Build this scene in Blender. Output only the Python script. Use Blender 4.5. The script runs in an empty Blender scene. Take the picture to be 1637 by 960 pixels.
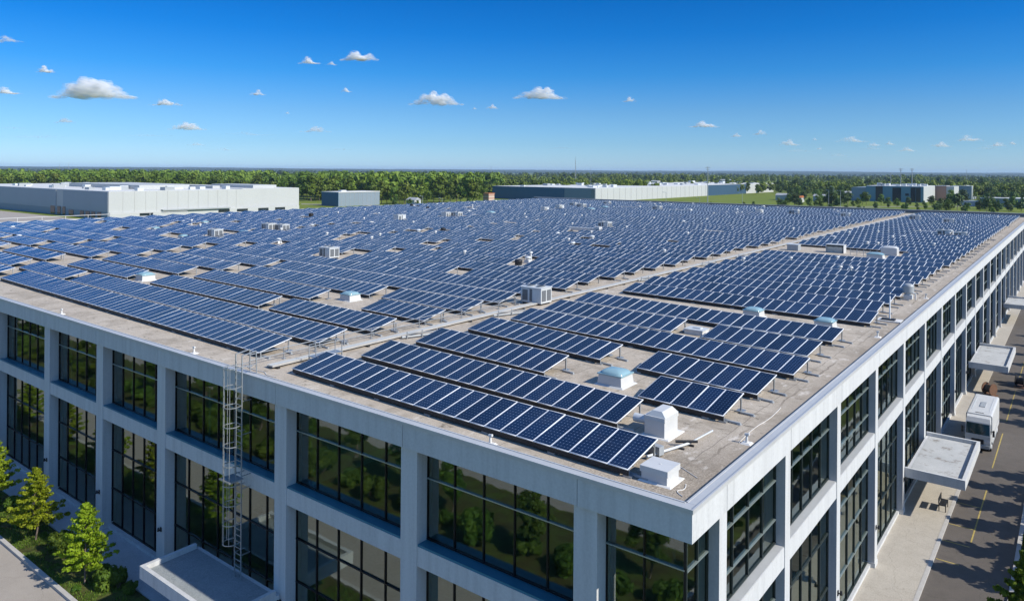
import bpy, math, random
import numpy as np
from mathutils import Vector, Matrix, noise
random.seed(7); R = math.radians
S = bpy.context.scene; COL = S.collection
rng = np.random.default_rng(11)

# ------------------------------------------------------------------ tagging
def tag(o, label=None, cat=None, group=None, kind=None):
    if label: o['label'] = label
    if cat: o['category'] = cat
    if group: o['group'] = group
    if kind: o['kind'] = kind
    return o
def empty(name, loc=(0, 0, 0), rz=0, label=None, cat=None, group=None):
    o = bpy.data.objects.new(name, None); COL.objects.link(o)
    o.location = loc; o.rotation_euler = (0, 0, rz); o.empty_display_size = .3
    return tag(o, label, cat, group)
def link(name, me, parent=None, loc=None, rz=None):
    o = bpy.data.objects.new(name, me); COL.objects.link(o)
    if parent: o.parent = parent
    if loc is not None: o.location = loc
    if rz is not None: o.rotation_euler = (0, 0, rz)
    return o
def copy_tree(o, parent=None):
    c = o.copy(); COL.objects.link(c)
    if parent: c.parent = parent
    for ch in list(o.children): copy_tree(ch, c)
    return c
ORD = ['zeroth','first','second','third','fourth','fifth','sixth','seventh','eighth','ninth','tenth','eleventh','twelfth','thirteenth','fourteenth','fifteenth','sixteenth','seventeenth','eighteenth','nineteenth']
TENS = {2:'twenty',3:'thirty',4:'forty',5:'fifty'}
def nth(n):
    if n < 20: return ORD[n]
    t, u = divmod(n, 10)
    return (TENS[t][:-1] + 'ieth') if u == 0 else TENS[t] + '-' + ORD[u]

# ------------------------------------------------------------------ mesh builder
class MB:
    def __init__(s): s.v = []; s.f = []; s.m = []; s.sm = []
    def add(s, vs, fs, mi=0, smooth=False):
        b = len(s.v); s.v += [tuple(p) for p in vs]
        for f in fs: s.f.append([b + i for i in f]); s.m.append(mi); s.sm.append(smooth)
        return s
    BF = [(0,3,2,1),(4,5,6,7),(0,1,5,4),(1,2,6,5),(2,3,7,6),(3,0,4,7)]
    def box(s, x0, y0, z0, x1, y1, z1, mi=0):
        return s.add([(x0,y0,z0),(x1,y0,z0),(x1,y1,z0),(x0,y1,z0),(x0,y0,z1),(x1,y0,z1),(x1,y1,z1),(x0,y1,z1)], s.BF, mi)
    def taper(s, cx, cy, z0, z1, ax, ay, bx, by, mi=0):
        return s.add([(cx-ax,cy-ay,z0),(cx+ax,cy-ay,z0),(cx+ax,cy+ay,z0),(cx-ax,cy+ay,z0),(cx-bx,cy-by,z1),(cx+bx,cy-by,z1),(cx+bx,cy+by,z1),(cx-bx,cy+by,z1)], s.BF, mi)
    def bar(s, p, q, w, h=None, mi=0):
        p, q = Vector(p), Vector(q); h = h or w; d = (q - p).normalized()
        up = Vector((0,0,1)) if abs(d.z) < .95 else Vector((0,1,0))
        a = d.cross(up).normalized() * w/2; b = a.cross(d).normalized() * h/2
        return s.add([p-a-b,p+a-b,p+a+b,p-a+b,q-a-b,q+a-b,q+a+b,q-a+b], s.BF, mi)
    def cyl(s, p, q, r, r2=None, n=10, mi=0, smooth=True):
        p, q = Vector(p), Vector(q); r2 = r if r2 is None else r2; d = (q-p).normalized()
        up = Vector((0,0,1)) if abs(d.z) < .95 else Vector((0,1,0))
        a = d.cross(up).normalized(); b = a.cross(d).normalized(); vs = []
        for c, rr in ((p, r), (q, r2)):
            for i in range(n):
                t = 2*math.pi*i/n; vs.append(c + (a*math.cos(t) + b*math.sin(t))*rr)
        s.add(vs, [(i,(i+1)%n,n+(i+1)%n,n+i) for i in range(n)], mi, smooth)
        s.add(vs[:n], [tuple(range(n-1,-1,-1))], mi); s.add(vs[n:], [tuple(range(n))], mi)
        return s
    def dome(s, cx, cy, z, rx, ry, h, mi=0, n=16, k=5, sq=1.0):
        vs = []
        for j in range(k):
            ph = j/k*math.pi/2; c = math.cos(ph)
            for i in range(n):
                t = 2*math.pi*i/n; ct, st = math.cos(t), math.sin(t)
                ex = lambda u: math.copysign(abs(u)**sq, u)
                vs.append((cx+rx*c*ex(ct), cy+ry*c*ex(st), z+h*math.sin(ph)))
        vs.append((cx, cy, z+h)); fs = []
        for j in range(k-1):
            for i in range(n): fs.append((j*n+i, j*n+(i+1)%n, (j+1)*n+(i+1)%n, (j+1)*n+i))
        for i in range(n): fs.append(((k-1)*n+i, (k-1)*n+(i+1)%n, k*n))
        return s.add(vs, fs, mi, True)
    def mesh(s, name, mats):
        me = bpy.data.meshes.new(name); me.from_pydata(s.v, [], s.f)
        for m in (mats if isinstance(mats, (list, tuple)) else [mats]): me.materials.append(m)
        me.polygons.foreach_set('material_index', s.m); me.polygons.foreach_set('use_smooth', s.sm)
        me.update(); return me
    def build(s, name, mats, parent=None, loc=None, rz=None): return link(name, s.mesh(name, mats), parent, loc, rz)
def np_mesh(name, v, f, mat, attr=None, uv=None, mi=None, mats=None, smooth=False):
    v = np.asarray(v, np.float32); f = np.asarray(f, np.int32); n, k = f.shape
    me = bpy.data.meshes.new(name); me.vertices.add(len(v)); me.vertices.foreach_set('co', v.ravel())
    me.loops.add(n*k); me.loops.foreach_set('vertex_index', f.ravel())
    me.polygons.add(n); me.polygons.foreach_set('loop_start', np.arange(0, n*k, k, dtype=np.int32))
    for m in (mats or [mat]): me.materials.append(m)
    if mi is not None: me.polygons.foreach_set('material_index', np.asarray(mi, np.int32))
    if smooth: me.polygons.foreach_set('use_smooth', np.ones(n, bool))
    if uv is not None:
        l = me.uv_layers.new(name='UVMap'); l.data.foreach_set('uv', np.asarray(uv, np.float32).ravel())
    if attr is not None:
        a = me.attributes.new('tint', 'FLOAT', 'FACE'); a.data.foreach_set('value', np.asarray(attr, np.float32))
    me.update(calc_edges=True); me.validate(); return me

# ------------------------------------------------------------------ materials
class NT:
    def __init__(s, name):
        s.m = bpy.data.materials.new(name); s.m.use_nodes = True; s.t = s.m.node_tree
        s.b = s.t.nodes['Principled BSDF']; s.out = s.t.nodes['Material Output']
    def n(s, typ, **kw):
        d = s.t.nodes.new(typ)
        for k, v in kw.items():
            if hasattr(d, k): setattr(d, k, v)
            else: d.inputs[k.replace('_', ' ')].default_value = v
        return d
    def l(s, a, b): s.t.links.new(a, b)
    def coord(s, sp='Object'):
        c = s.n('ShaderNodeTexCoord'); return c.outputs[sp]
    def pos(s): return s.n('ShaderNodeNewGeometry').outputs['Position']
    def noise(s, vec, scale, detail=4, rough=.6, vscale=None):
        if vscale:
            mp = s.n('ShaderNodeMapping'); mp.inputs['Scale'].default_value = vscale; s.l(vec, mp.inputs['Vector']); vec = mp.outputs[0]
        d = s.n('ShaderNodeTexNoise'); d.inputs['Scale'].default_value = scale; d.inputs['Detail'].default_value = detail; d.inputs['Roughness'].default_value = rough
        s.l(vec, d.inputs['Vector']); return d.outputs['Fac']
    def ramp(s, fac, stops):
        d = s.n('ShaderNodeValToRGB'); e = d.color_ramp.elements
        while len(e) < len(stops): e.new(.5)
        for x, (p, c) in zip(e, stops): x.position = p; x.color = (*c, 1) if len(c) == 3 else c
        s.l(fac, d.inputs[0]); return d.outputs[0]
    def mix(s, fac, a, b, mode='MIX'):
        d = s.n('ShaderNodeMix', data_type='RGBA', blend_type=mode)
        for sock, val in ((d.inputs['Factor'], fac), (d.inputs['A'], a), (d.inputs['B'], b)):
            pass
        F, A, B = d.inputs[0], d.inputs[6], d.inputs[7]
        for sock, val in ((F, fac), (A, a), (B, b)):
            if hasattr(val, 'is_output'): s.l(val, sock)
            elif isinstance(val, (int, float)): sock.default_value = val
            else: sock.default_value = (*val, 1)
        return d.outputs[2]
    def math(s, op, a, b=0, c=None):
        d = s.n('ShaderNodeMath', operation=op)
        for i, v in enumerate((a, b, c)):
            if v is None: continue
            if hasattr(v, 'is_output'): s.l(v, d.inputs[i])
            else: d.inputs[i].default_value = v
        return d.outputs[0]
    def bump(s, fac, strength=.3, dist=.02):
        d = s.n('ShaderNodeBump'); d.inputs['Strength'].default_value = strength; d.inputs['Distance'].default_value = dist
        s.l(fac, d.inputs['Height']); s.l(d.outputs[0], s.b.inputs['Normal'])
    def setp(s, **kw):
        for k, v in kw.items():
            i = s.b.inputs[k.replace('_', ' ')]
            if hasattr(v, 'is_output'): s.l(v, i)
            elif isinstance(v, tuple): i.default_value = (*v, 1)
            else: i.default_value = v
        return s
def sc(c, k): return tuple(min(1, x*k) for x in c)
def plain(name, col, rough=.6, metal=0., var=.18, scale=1.2, bump=0., bscale=30, streak=None):
    t = NT(name); p = t.pos()
    f = t.noise(p, scale, 5, .65, streak)
    c = t.ramp(f, [(.28, sc(col, 1-var)), (.5, col), (.75, sc(col, 1+var*.6))])
    f2 = t.noise(p, scale*9, 3)
    c = t.mix(.35, c, t.ramp(f2, [(.3, sc(col, 1-var)), (.7, sc(col, 1+var*.5))]))
    t.setp(Base_Color=c, Roughness=rough, Metallic=metal)
    if bump: t.bump(t.noise(p, bscale, 4), bump)
    return t.m
M = {}
M['concrete'] = plain('facade_concrete', (.54,.545,.54), .75, var=.22, scale=1.2, streak=(2.2,2.2,.13))
M['coping'] = plain('coping_metal', (.50,.505,.50), .45, .15, var=.12, scale=.6)
M['parapet'] = plain('parapet_slate', (.10,.13,.16), .6)
M['soffit'] = plain('soffit', (.45,.46,.47), .8)
M['teal_sill'] = plain('sill_metal', (.03,.20,.30), .4, .3, var=.1)
M['mullion'] = plain('mullion', (.012,.015,.018), .35, .5, var=.1)
M['mullion_mid'] = plain('mullion_mid', (.05,.065,.062), .4, .4, var=.1)
M['mullion_light'] = plain('mullion_light', (.36,.43,.41), .35, .6, var=.1)
M['alu'] = plain('aluminium', (.80,.82,.84), .45, .05, var=.08, scale=3)
M['galv'] = plain('galvanised_steel', (.40,.42,.43), .42, .6, var=.15, scale=4)
M['grille'] = plain('louvre', (.16,.17,.18), .5, .2, var=.5, scale=6, streak=(1,1,5))
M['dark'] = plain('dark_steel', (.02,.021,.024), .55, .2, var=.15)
M['white'] = plain('white_paint', (.56,.56,.545), .42, 0, var=.08, scale=1.5)
M['unit'] = plain('unit_casing', (.60,.62,.62), .45, .1, var=.14, scale=1.8, streak=(1,1,.3))
M['unit_grey'] = plain('unit_grey', (.36,.38,.39), .5, .1, var=.15, scale=2)
M['membrane'] = plain('white_flashing', (.68,.67,.64), .7, 0, var=.2, scale=3)
M['interior'] = plain('interior_wall', (.66,.72,.62), .9, var=.25, scale=.4)
M['interior_floor'] = plain('interior_floor', (.60,.63,.54), .6, var=.25, scale=.6)
M['furniture'] = plain('office_furniture', (.55,.55,.5), .6, var=.5, scale=.9)
M['curb'] = plain('curb_concrete', (.45,.43,.40), .85, var=.2, scale=2, bump=.2)
M['rust'] = plain('rusty_brown', (.16,.08,.045), .8, var=.5, scale=6)
M['bark'] = plain('bark', (.17,.13,.10), .9, var=.35, scale=8, bump=.4)
M['tyre'] = plain('rubber', (.015,.015,.016), .85)
M['yellow'] = plain('yellow_line', (.42,.32,.09), .85, var=.6, scale=5)
M['chrome'] = plain('lamp_glass', (.7,.72,.75), .12, .2)
M['red'] = plain('tail_red', (.3,.02,.02), .3)

M['tray'] = plain('weathered_tray', (.44,.42,.39), .7, .1, var=.25, scale=2)
def roof_mat():
    t = NT('roof_membrane'); p = t.pos()
    big = t.noise(p, .09, 6, .7); mid = t.noise(p, .55, 6, .75); fine = t.noise(p, 7, 5, .75); grit = t.noise(p, 34, 2, .6)
    c = t.ramp(big, [(.3,(.43,.365,.28)),(.5,(.51,.435,.34)),(.7,(.58,.505,.41))])
    c = t.mix(.55, c, t.ramp(mid, [(.28,(.29,.235,.17)),(.5,(.50,.425,.335)),(.72,(.62,.545,.45))]))
    c = t.mix(t.ramp(fine, [(.42,(0,0,0)),(.72,(.6,.6,.6))]), c, (.25,.215,.17))
    c = t.mix(.55, c, t.ramp(grit, [(.3,(.17,.14,.105)),(.55,(.51,.44,.35)),(.75,(.76,.68,.58))]), 'MIX')
    sx = t.n('ShaderNodeSeparateXYZ'); t.l(p, sx.inputs[0])
    dd = t.n('ShaderNodeVectorMath', operation='DISTANCE'); t.l(p, dd.inputs[0]); dd.inputs[1].default_value = (-1.2, 2.2, 12.3)
    cm = t.n('ShaderNodeMapRange'); t.l(t.math('ADD', dd.outputs['Value'], t.math('MULTIPLY', t.noise(p, .8, 5, .7), 4.0)), cm.inputs[0])
    for i, v in ((1,2.5),(2,8.0),(3,.75),(4,0)): cm.inputs[i].default_value = v
    spk = t.ramp(t.noise(p, 16, 3, .7), [(.38,(.12,.095,.07)),(.52,(.33,.275,.21)),(.68,(.60,.53,.44))])
    c = t.mix(cm.outputs[0], c, spk)
    # membrane seams every 3 m
    wob = t.math('MULTIPLY', t.noise(p, .5, 2), .25)
    def seam(co, per, w):
        q = t.math('ADD', co, wob); fr = t.math('FRACT', t.math('DIVIDE', q, per))
        return t.math('LESS_THAN', t.math('ABSOLUTE', t.math('SUBTRACT', fr, .5)), w/per)
    sm = t.math('MAXIMUM', seam(sx.outputs[0], 3.1, .022), seam(sx.outputs[1], 7.3, .02))
    c = t.mix(t.math('MULTIPLY', sm, t.math('MULTIPLY', mid, 1.3)), c, (.17,.145,.12))
    # silt washed against the right-hand parapet, and a long dark crack beside it
    d = t.math('ADD', sx.outputs[0], t.math('MULTIPLY', t.math('SUBTRACT', t.noise(p, .35, 5, .7), .5), 1.5))
    silt = t.n('ShaderNodeMapRange'); t.l(d, silt.inputs[0])
    for i, v in ((1,-1.5),(2,-.55),(3,0),(4,.62)): silt.inputs[i].default_value = v
    c = t.mix(t.math('MULTIPLY', silt.outputs[0], t.ramp(mid, [(.3,(.4,.4,.4)),(.7,(1,1,1))])), c, (.24,.20,.155))
    cr = t.math('LESS_THAN', t.math('ABSOLUTE', t.math('ADD', t.math('ADD', sx.outputs[0], 1.25), t.math('MULTIPLY', t.math('SUBTRACT', t.noise(p, .8, 5, .7), .5), .5))), .045)
    c = t.mix(t.math('MULTIPLY', cr, t.ramp(t.noise(p, .16, 3), [(.45,(0,0,0)),(.56,(.6,.6,.6))])), c, (.12,.095,.07))
    bl = t.noise(p, .42, 9, .72); c = t.mix(t.ramp(bl, [(.50,(0,0,0)),(.60,(.45,.45,.45)),(.75,(.75,.75,.75))]), c, (.22,.18,.132))
    b2 = t.noise(p, 1.7, 7, .7, (1,1.4,1)); c = t.mix(t.ramp(b2, [(.585,(0,0,0)),(.66,(.75,.75,.75))]), c, (.13,.108,.08))
    b3 = t.noise(p, .9, 8, .7, (1.5,.7,1)); c = t.mix(t.ramp(b3, [(.57,(0,0,0)),(.66,(.7,.7,.7))]), c, (.66,.60,.52))
    t.setp(Base_Color=c, Roughness=.95); t.bump(t.mix(.5, fine, grit), .5, .03); return t.m
M['roof'] = roof_mat()

def asphalt(name, lo, hi, patch):
    t = NT(name); p = t.pos()
    a = t.noise(p, .16, 6, .7); b = t.noise(p, 1.1, 6, .75); g = t.noise(p, 22, 3)
    c = t.ramp(a, [(.3, lo), (.7, hi)])
    c = t.mix(.5, c, t.ramp(b, [(.3, sc(lo,.85)), (.55, hi), (.75, patch)]))
    c = t.mix(.35, c, t.ramp(g, [(.3, sc(lo,.6)), (.7, sc(hi,1.4))]))
    v = t.n('ShaderNodeTexVoronoi', feature='DISTANCE_TO_EDGE'); v.inputs['Scale'].default_value = .21
    mp = t.n('ShaderNodeVectorMath', operation='ADD'); t.l(p, mp.inputs[0])
    nz = t.n('ShaderNodeTexNoise'); nz.inputs['Scale'].default_value = .9; nz.inputs['Detail'].default_value = 5; t.l(p, nz.inputs['Vector']); t.l(nz.outputs['Color'], mp.inputs[1])
    t.l(mp.outputs[0], v.inputs['Vector'])
    c = t.mix(t.math('MULTIPLY', t.math('LESS_THAN', v.outputs['Distance'], .003), .3), c, sc(lo, .5))
    t.setp(Base_Color=c, Roughness=.9); t.bump(g, .35, .01); return t.m
M['road'] = asphalt('tan_road', (.30,.265,.225), (.37,.33,.285), (.40,.36,.31))
M['asphalt'] = asphalt('lot_asphalt', (.080,.068,.057), (.122,.105,.089), (.155,.136,.117))
M['walk'] = asphalt('sidewalk_concrete', (.37,.33,.27), (.46,.42,.355), (.51,.47,.40))
M['plaza'] = asphalt('front_walk_concrete', (.38,.39,.40), (.46,.47,.48), (.50,.51,.52))
M['canopy'] = asphalt('canopy_membrane', (.37,.38,.375), (.48,.49,.48), (.52,.52,.50))

M['shaded_front_canopy'] = asphalt('shaded_front_canopy_membrane', (.20,.225,.235), (.30,.325,.33), (.36,.375,.37))  # darker copy of the canopy membrane, shade of the recess put into its colour
def stain_canopy():
    t = NT('stained_canopy_roof'); p = t.pos()
    a = t.noise(p, .8, 6, .7); b = t.noise(p, 1.0, 7, .72); g = t.noise(p, 20, 3)
    c = t.ramp(a, [(.3,(.40,.41,.40)),(.7,(.52,.525,.51))])
    c = t.mix(t.ramp(b, [(.55,(0,0,0)),(.60,(.5,.5,.5)),(.68,(.95,.95,.95))]), c, (.15,.115,.08))
    c = t.mix(.2, c, t.ramp(g, [(.3,(.2,.2,.2)),(.7,(.6,.6,.6))]))
    t.setp(Base_Color=c, Roughness=.85); return t.m
M['canopy_roof'] = stain_canopy()

def ground_mat():
    t = NT('open_ground'); p = t.pos()
    a = t.noise(p, .0035, 6, .65); b = t.noise(p, .03, 6, .7); g = t.noise(p, 1.5, 4)
    c = t.ramp(a, [(.35,(.13,.18,.022)),(.5,(.20,.235,.028)),(.62,(.23,.26,.035)),(.75,(.21,.20,.07))])
    c = t.mix(.45, c, t.ramp(b, [(.3,(.08,.12,.02)),(.55,(.17,.215,.03)),(.75,(.22,.22,.06))]))
    c = t.mix(.3, c, t.ramp(g, [(.3,(.05,.08,.02)),(.7,(.13,.18,.05))]))
    t.setp(Base_Color=c, Roughness=.95); t.b.inputs['Specular IOR Level'].default_value = .1; return t.m
M['ground'] = ground_mat()
def lawn_mat():
    t = NT('planting_soil_and_grass'); p = t.pos()
    a = t.noise(p, .9, 6, .7); g = t.noise(p, 9, 4)
    c = t.ramp(a, [(.36,(.035,.022,.014)),(.47,(.075,.055,.025)),(.54,(.07,.10,.02)),(.7,(.12,.16,.03))])
    c = t.mix(.4, c, t.ramp(g, [(.3,(.02,.025,.01)),(.7,(.14,.17,.045))]))
    t.setp(Base_Color=c, Roughness=.95); t.b.inputs['Specular IOR Level'].default_value = .1; t.bump(g, .8, .05); return t.m
M['lawn'] = lawn_mat()
M['ridge'] = plain('wooded_ridge', (.035,.06,.03), .95, var=.4, scale=.004)

def leaf_mat(name, col, alt, trans=.25):
    t = NT(name); at = t.n('ShaderNodeAttribute', attribute_name='tint')
    oi = t.n('ShaderNodeObjectInfo')
    c = t.ramp(at.outputs['Fac'], [(0, sc(col,.62)), (.5, col), (1, alt)])
    hs = t.n('ShaderNodeHueSaturation'); t.l(c, hs.inputs['Color'])
    t.l(t.math('ADD', t.math('MULTIPLY', oi.outputs['Random'], .035), .4825), hs.inputs['Hue'])
    t.l(t.math('ADD', t.math('MULTIPLY', oi.outputs['Random'], .28), .86), hs.inputs['Value'])
    t.setp(Base_Color=hs.outputs[0], Roughness=.6); t.b.inputs['Specular IOR Level'].default_value = .25
    tr = t.n('ShaderNodeBsdfTranslucent'); t.l(hs.outputs[0], tr.inputs[0])
    mx = t.n('ShaderNodeMixShader'); mx.inputs[0].default_value = trans
    t.l(t.b.outputs[0], mx.inputs[1]); t.l(tr.outputs[0], mx.inputs[2]); t.l(mx.outputs[0], t.out.inputs[0]); return t.m
M['leaf_near'] = leaf_mat('young_leaves', (.24,.34,.014), (.42,.50,.04), .42)
M['leaf_shrub'] = leaf_mat('shrub_leaves', (.10,.18,.02), (.19,.27,.035), .34)
M['leaf_lot'] = leaf_mat('lot_tree_leaves', (.13,.21,.02), (.23,.32,.035), .45)
M['leaf_far'] = leaf_mat('broadleaf_foliage', (.115,.17,.018), (.20,.26,.032), .2)
M['leaf_dark'] = leaf_mat('dark_foliage', (.055,.095,.022), (.10,.15,.03), .15)
M['leaf_field'] = leaf_mat('bright_bush_foliage', (.10,.16,.024), (.17,.23,.04), .2)

def panel_mat():
    t = NT('solar_cells'); uv = t.n('ShaderNodeUVMap').outputs[0]; p = t.pos()
    s = t.n('ShaderNodeSeparateXYZ'); t.l(uv, s.inputs[0])
    def grid(o, n, w):
        f = t.math('FRACT', t.math('MULTIPLY', o, n)); d = t.math('ABSOLUTE', t.math('SUBTRACT', f, .5))
        return t.math('SUBTRACT', .5, d), t.math('GREATER_THAN', d, .5-w)
    dx, gx = grid(s.outputs[0], 5, .028); dy, gy = grid(s.outputs[1], 12, .03)
    corner = t.math('LESS_THAN', t.math('ADD', dx, t.math('MULTIPLY', dy, 1.0)), .13)
    _, bus = grid(s.outputs[0], 15, .035)
    line = t.math('MAXIMUM', t.math('MAXIMUM', gx, gy), 0)
    n1 = t.noise(p, .35, 3); n2 = t.noise(p, 3.2, 4)
    base = t.ramp(n1, [(.3,(.0026,.011,.040)),(.7,(.005,.020,.064))])
    base = t.mix(.35, base, t.ramp(n2, [(.3,(.002,.008,.030)),(.7,(.006,.024,.072))]))
    base = t.mix(t.math('MULTIPLY', bus, .16), base, (.04,.08,.16))
    base = t.mix(t.math('MULTIPLY', line, .42), base, (.085,.14,.26))
    base = t.mix(t.math('MULTIPLY', corner, .85), base, (.22,.30,.44))
    dust = t.noise(p, .9, 6, .75)
    base = t.mix(t.ramp(dust, [(.5,(0,0,0)),(.8,(.06,.06,.06))]), base, (.30,.30,.30))
    at = t.n('ShaderNodeAttribute', attribute_name='tint'); oi = t.n('ShaderNodeObjectInfo')
    k = t.math('FRACT', t.math('ADD', at.outputs['Fac'], t.math('MULTIPLY', oi.outputs['Random'], 7.3)))
    base = t.mix(1.0, base, t.ramp(k, [(0,(.55,.6,.62)),(.5,(.95,.95,.95)),(1,(1.0,1.0,1.0))]), 'MULTIPLY')
    t.setp(Base_Color=base, Roughness=t.ramp(dust, [(.3,(.07,.07,.07)),(.75,(.20,.20,.20))]))
    t.b.inputs['IOR'].default_value = 1.36
    return t.m
M['cells'] = panel_mat()

def glass_mat(name, tint, ior, rough=.025):
    t = NT(name); t.t.nodes.remove(t.b)
    g = t.n('ShaderNodeBsdfGlossy'); g.inputs['Roughness'].default_value = rough; g.inputs['Color'].default_value = (.84,.95,.88,1)
    tr = t.n('ShaderNodeBsdfTransparent'); tr.inputs[0].default_value = (*tint, 1)
    fr = t.n('ShaderNodeFresnel'); fr.inputs[0].default_value = ior
    nz = t.noise(t.pos(), .55, 2)
    bp = t.n('ShaderNodeBump'); bp.inputs['Strength'].default_value = .11; bp.inputs['Distance'].default_value = .05
    t.l(nz, bp.inputs['Height']); t.l(bp.outputs[0], g.inputs['Normal'])
    mx = t.n('ShaderNodeMixShader'); t.l(fr.outputs[0], mx.inputs[0]); t.l(tr.outputs[0], mx.inputs[1]); t.l(g.outputs[0], mx.inputs[2])
    t.l(mx.outputs[0], t.out.inputs[0]); return t.m
M['glass'] = glass_mat('tinted_window_glass', (.52,.76,.62), 2.75)
M['dome'] = plain('skylight_dome', (.25,.39,.43), .12, 0, var=.08, scale=2)
M['windscreen'] = plain('windscreen', (.006,.03,.035), .05)
M['dark_glass'] = plain('dark_glass', (.02,.028,.035), .08)

# ------------------------------------------------------------------ camera, sun, sky
CAM = (9.15, -20.6, 22.5); FW = Vector((-.612, .791, 0)).normalized(); RT = Vector((FW.y, -FW.x, 0))
cd = bpy.data.cameras.new('camera'); cam = bpy.data.objects.new('camera', cd); COL.objects.link(cam); S.camera = cam
cd.sensor_width = 36; cd.lens = 1176/1637*36; cd.shift_y = -207.5/1637; cd.clip_start = .5; cd.clip_end = 60000
th = math.atan(11/1637); up = Vector((0, 0, 1))
r_ = RT*math.cos(th) + up*math.sin(th); u_ = up*math.cos(th) - RT*math.sin(th)
mw = Matrix((r_, u_, -FW)).transposed().to_4x4(); mw.translation = CAM; cam.matrix_world = mw

SUN = Vector((1.3, .209, 1.0)).normalized()
sd = bpy.data.lights.new('sun', 'SUN'); sd.energy = 3.9; sd.angle = R(.5); sd.color = (1, .94, .83)
so = bpy.data.objects.new('sun', sd); COL.objects.link(so); so.rotation_euler = SUN.to_track_quat('Z', 'Y').to_euler(); so.location = (80, 0, 80)
W = bpy.data.worlds.new('World'); S.world = W; W.use_nodes = True; nt = W.node_tree; bg = nt.nodes['Background']
sky = nt.nodes.new('ShaderNodeTexSky'); sky.sky_type = 'NISHITA'; sky.sun_disc = False
sky.sun_elevation = math.asin(SUN.z); sky.sun_rotation = math.atan2(SUN.x, SUN.y); sky.air_density = 1.0; sky.dust_density = .3; sky.ozone_density = 2.5
tc = nt.nodes.new('ShaderNodeTexCoord'); sx = nt.nodes.new('ShaderNodeSeparateXYZ'); nt.links.new(tc.outputs['Generated'], sx.inputs[0])
cr = nt.nodes.new('ShaderNodeValToRGB'); nt.links.new(sx.outputs[2], cr.inputs[0])
SKYSTOPS = [(0,(.35,.54,.90)),(.036,(.245,.425,.71)),(.078,(.18,.365,.625)),(.128,(.067,.31,.61)),(.18,(.02,.26,.585)),(.235,(.008,.225,.54)),(.40,(.66,.88,1)),(.60,(.56,.76,.96)),(.80,(.38,.56,.82)),(1,(.38,.56,.82))]
e = cr.color_ramp.elements
while len(e) < len(SKYSTOPS): e.new(.5)
for x, (p_, c_) in zip(e, SKYSTOPS): x.position = p_; x.color = (*c_, 1)
mm = nt.nodes.new('ShaderNodeMix'); mm.data_type = 'RGBA'; mm.blend_type = 'MULTIPLY'; mm.inputs[0].default_value = 1
nt.links.new(sky.outputs[0], mm.inputs[6]); nt.links.new(cr.outputs[0], mm.inputs[7]); nt.links.new(mm.outputs[2], bg.inputs[0])
bg.inputs[1].default_value = .15
vs_ = S.view_settings; vs_.view_transform = 'Standard'; vs_.look = 'None'; vs_.exposure = .5; vs_.gamma = 1; vs_.use_curve_mapping = False
S.display_settings.display_device = 'sRGB'
cy = S.cycles; cy.use_denoising = True; cy.max_bounces = 12; cy.diffuse_bounces = 9; cy.glossy_bounces = 3; cy.transparent_max_bounces = 72; cy.volume_bounces = 0
cy.caustics_reflective = False; cy.caustics_refractive = False; cy.sample_clamp_indirect = 6

# ------------------------------------------------------------------ setting: ground, roads, walks
def sheet(name, x0, y0, x1, y1, z, mat, th=None):
    b = MB()
    if th: b.box(x0, y0, z-th, x1, y1, z)
    else: b.add([(x0,y0,z),(x1,y0,z),(x1,y1,z),(x0,y1,z)], [(0,1,2,3)])
    return tag(b.build(name, mat), kind='structure')
g = MB(); N = 64; RG = 12000
g.add([(RG*math.cos(2*math.pi*i/N), RG*math.sin(2*math.pi*i/N), -.03) for i in range(N)], [tuple(range(N))])
tag(g.build('ground', M['ground']), kind='structure')
sheet('front_road', -420, -10.6, 2.4, -4.4, .0, M['road'])
sheet('front_road', 6.2, -10.6, 160, -4.4, .0, M['road'])
sheet('parking_road', 2.4, -90, 6.2, 215, .004, M['asphalt'])
sheet('parking_road', 1.36, 44.55, 2.4, 195, .003, M['asphalt'])
sheet('front_road', -420, -30, 2.4, -19, .0, M['road'])
sheet('front_walk', -150, -1.75, -.502, .75, .12, M['plaza'], .15)
sheet('side_walk', -.5, -1.75, 2.3, 44.5, .121, M['walk'], .15)
sheet('side_walk', -.5, 44.5, 1.35, 195, .122, M['walk'], .15)
sheet('planting_bed', -150, -4.15, 0, -1.78, .06, M['lawn'], .1)
sheet('far_planting_bed', -150, -18.8, 2.2, -10.85, .05, M['lawn'], .1)
sheet('lot_planting_bed', 6.45, -4, 12.5, 215, .05, M['lawn'], .1)
sheet('lot_asphalt', 12.6, -4, 70, 215, .006, M['road'])
sheet('curb', -150, -4.4, 2.3, -4.17, .15, M['curb'], .2)
sheet('curb', -150, -10.82, 2.2, -10.6, .13, M['curb'], .2)
sheet('curb', 2.3, -4.17, 2.5, 44.5, .135, M['curb'], .2)
sheet('curb', 6.2, -4, 6.42, 215, .13, M['curb'], .2)
yl = MB()
for (a, b) in [((2.55,31.45),(3.95,31.45)),((2.55,34.15),(3.95,34.15)),((3.91,32.2),(3.99,41.6)),((2.55,38.0),(3.95,38.0)),((3.85,46.5),(3.93,56)),((2.6,60),(3.95,60.1)),((3.85,60),(3.93,72)),((2.55,28.7),(3.7,28.7)),((3.85,76),(3.93,92))]:
    if a[1] == b[1]: yl.box(a[0], a[1]-.045, .006, b[0], a[1]+.045, .010)
    else: yl.box(min(a[0],b[0]), a[1], .006, max(a[0],b[0]), b[1], .0105)
tag(yl.build('bay_lines', M['yellow']), kind='structure')
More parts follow.
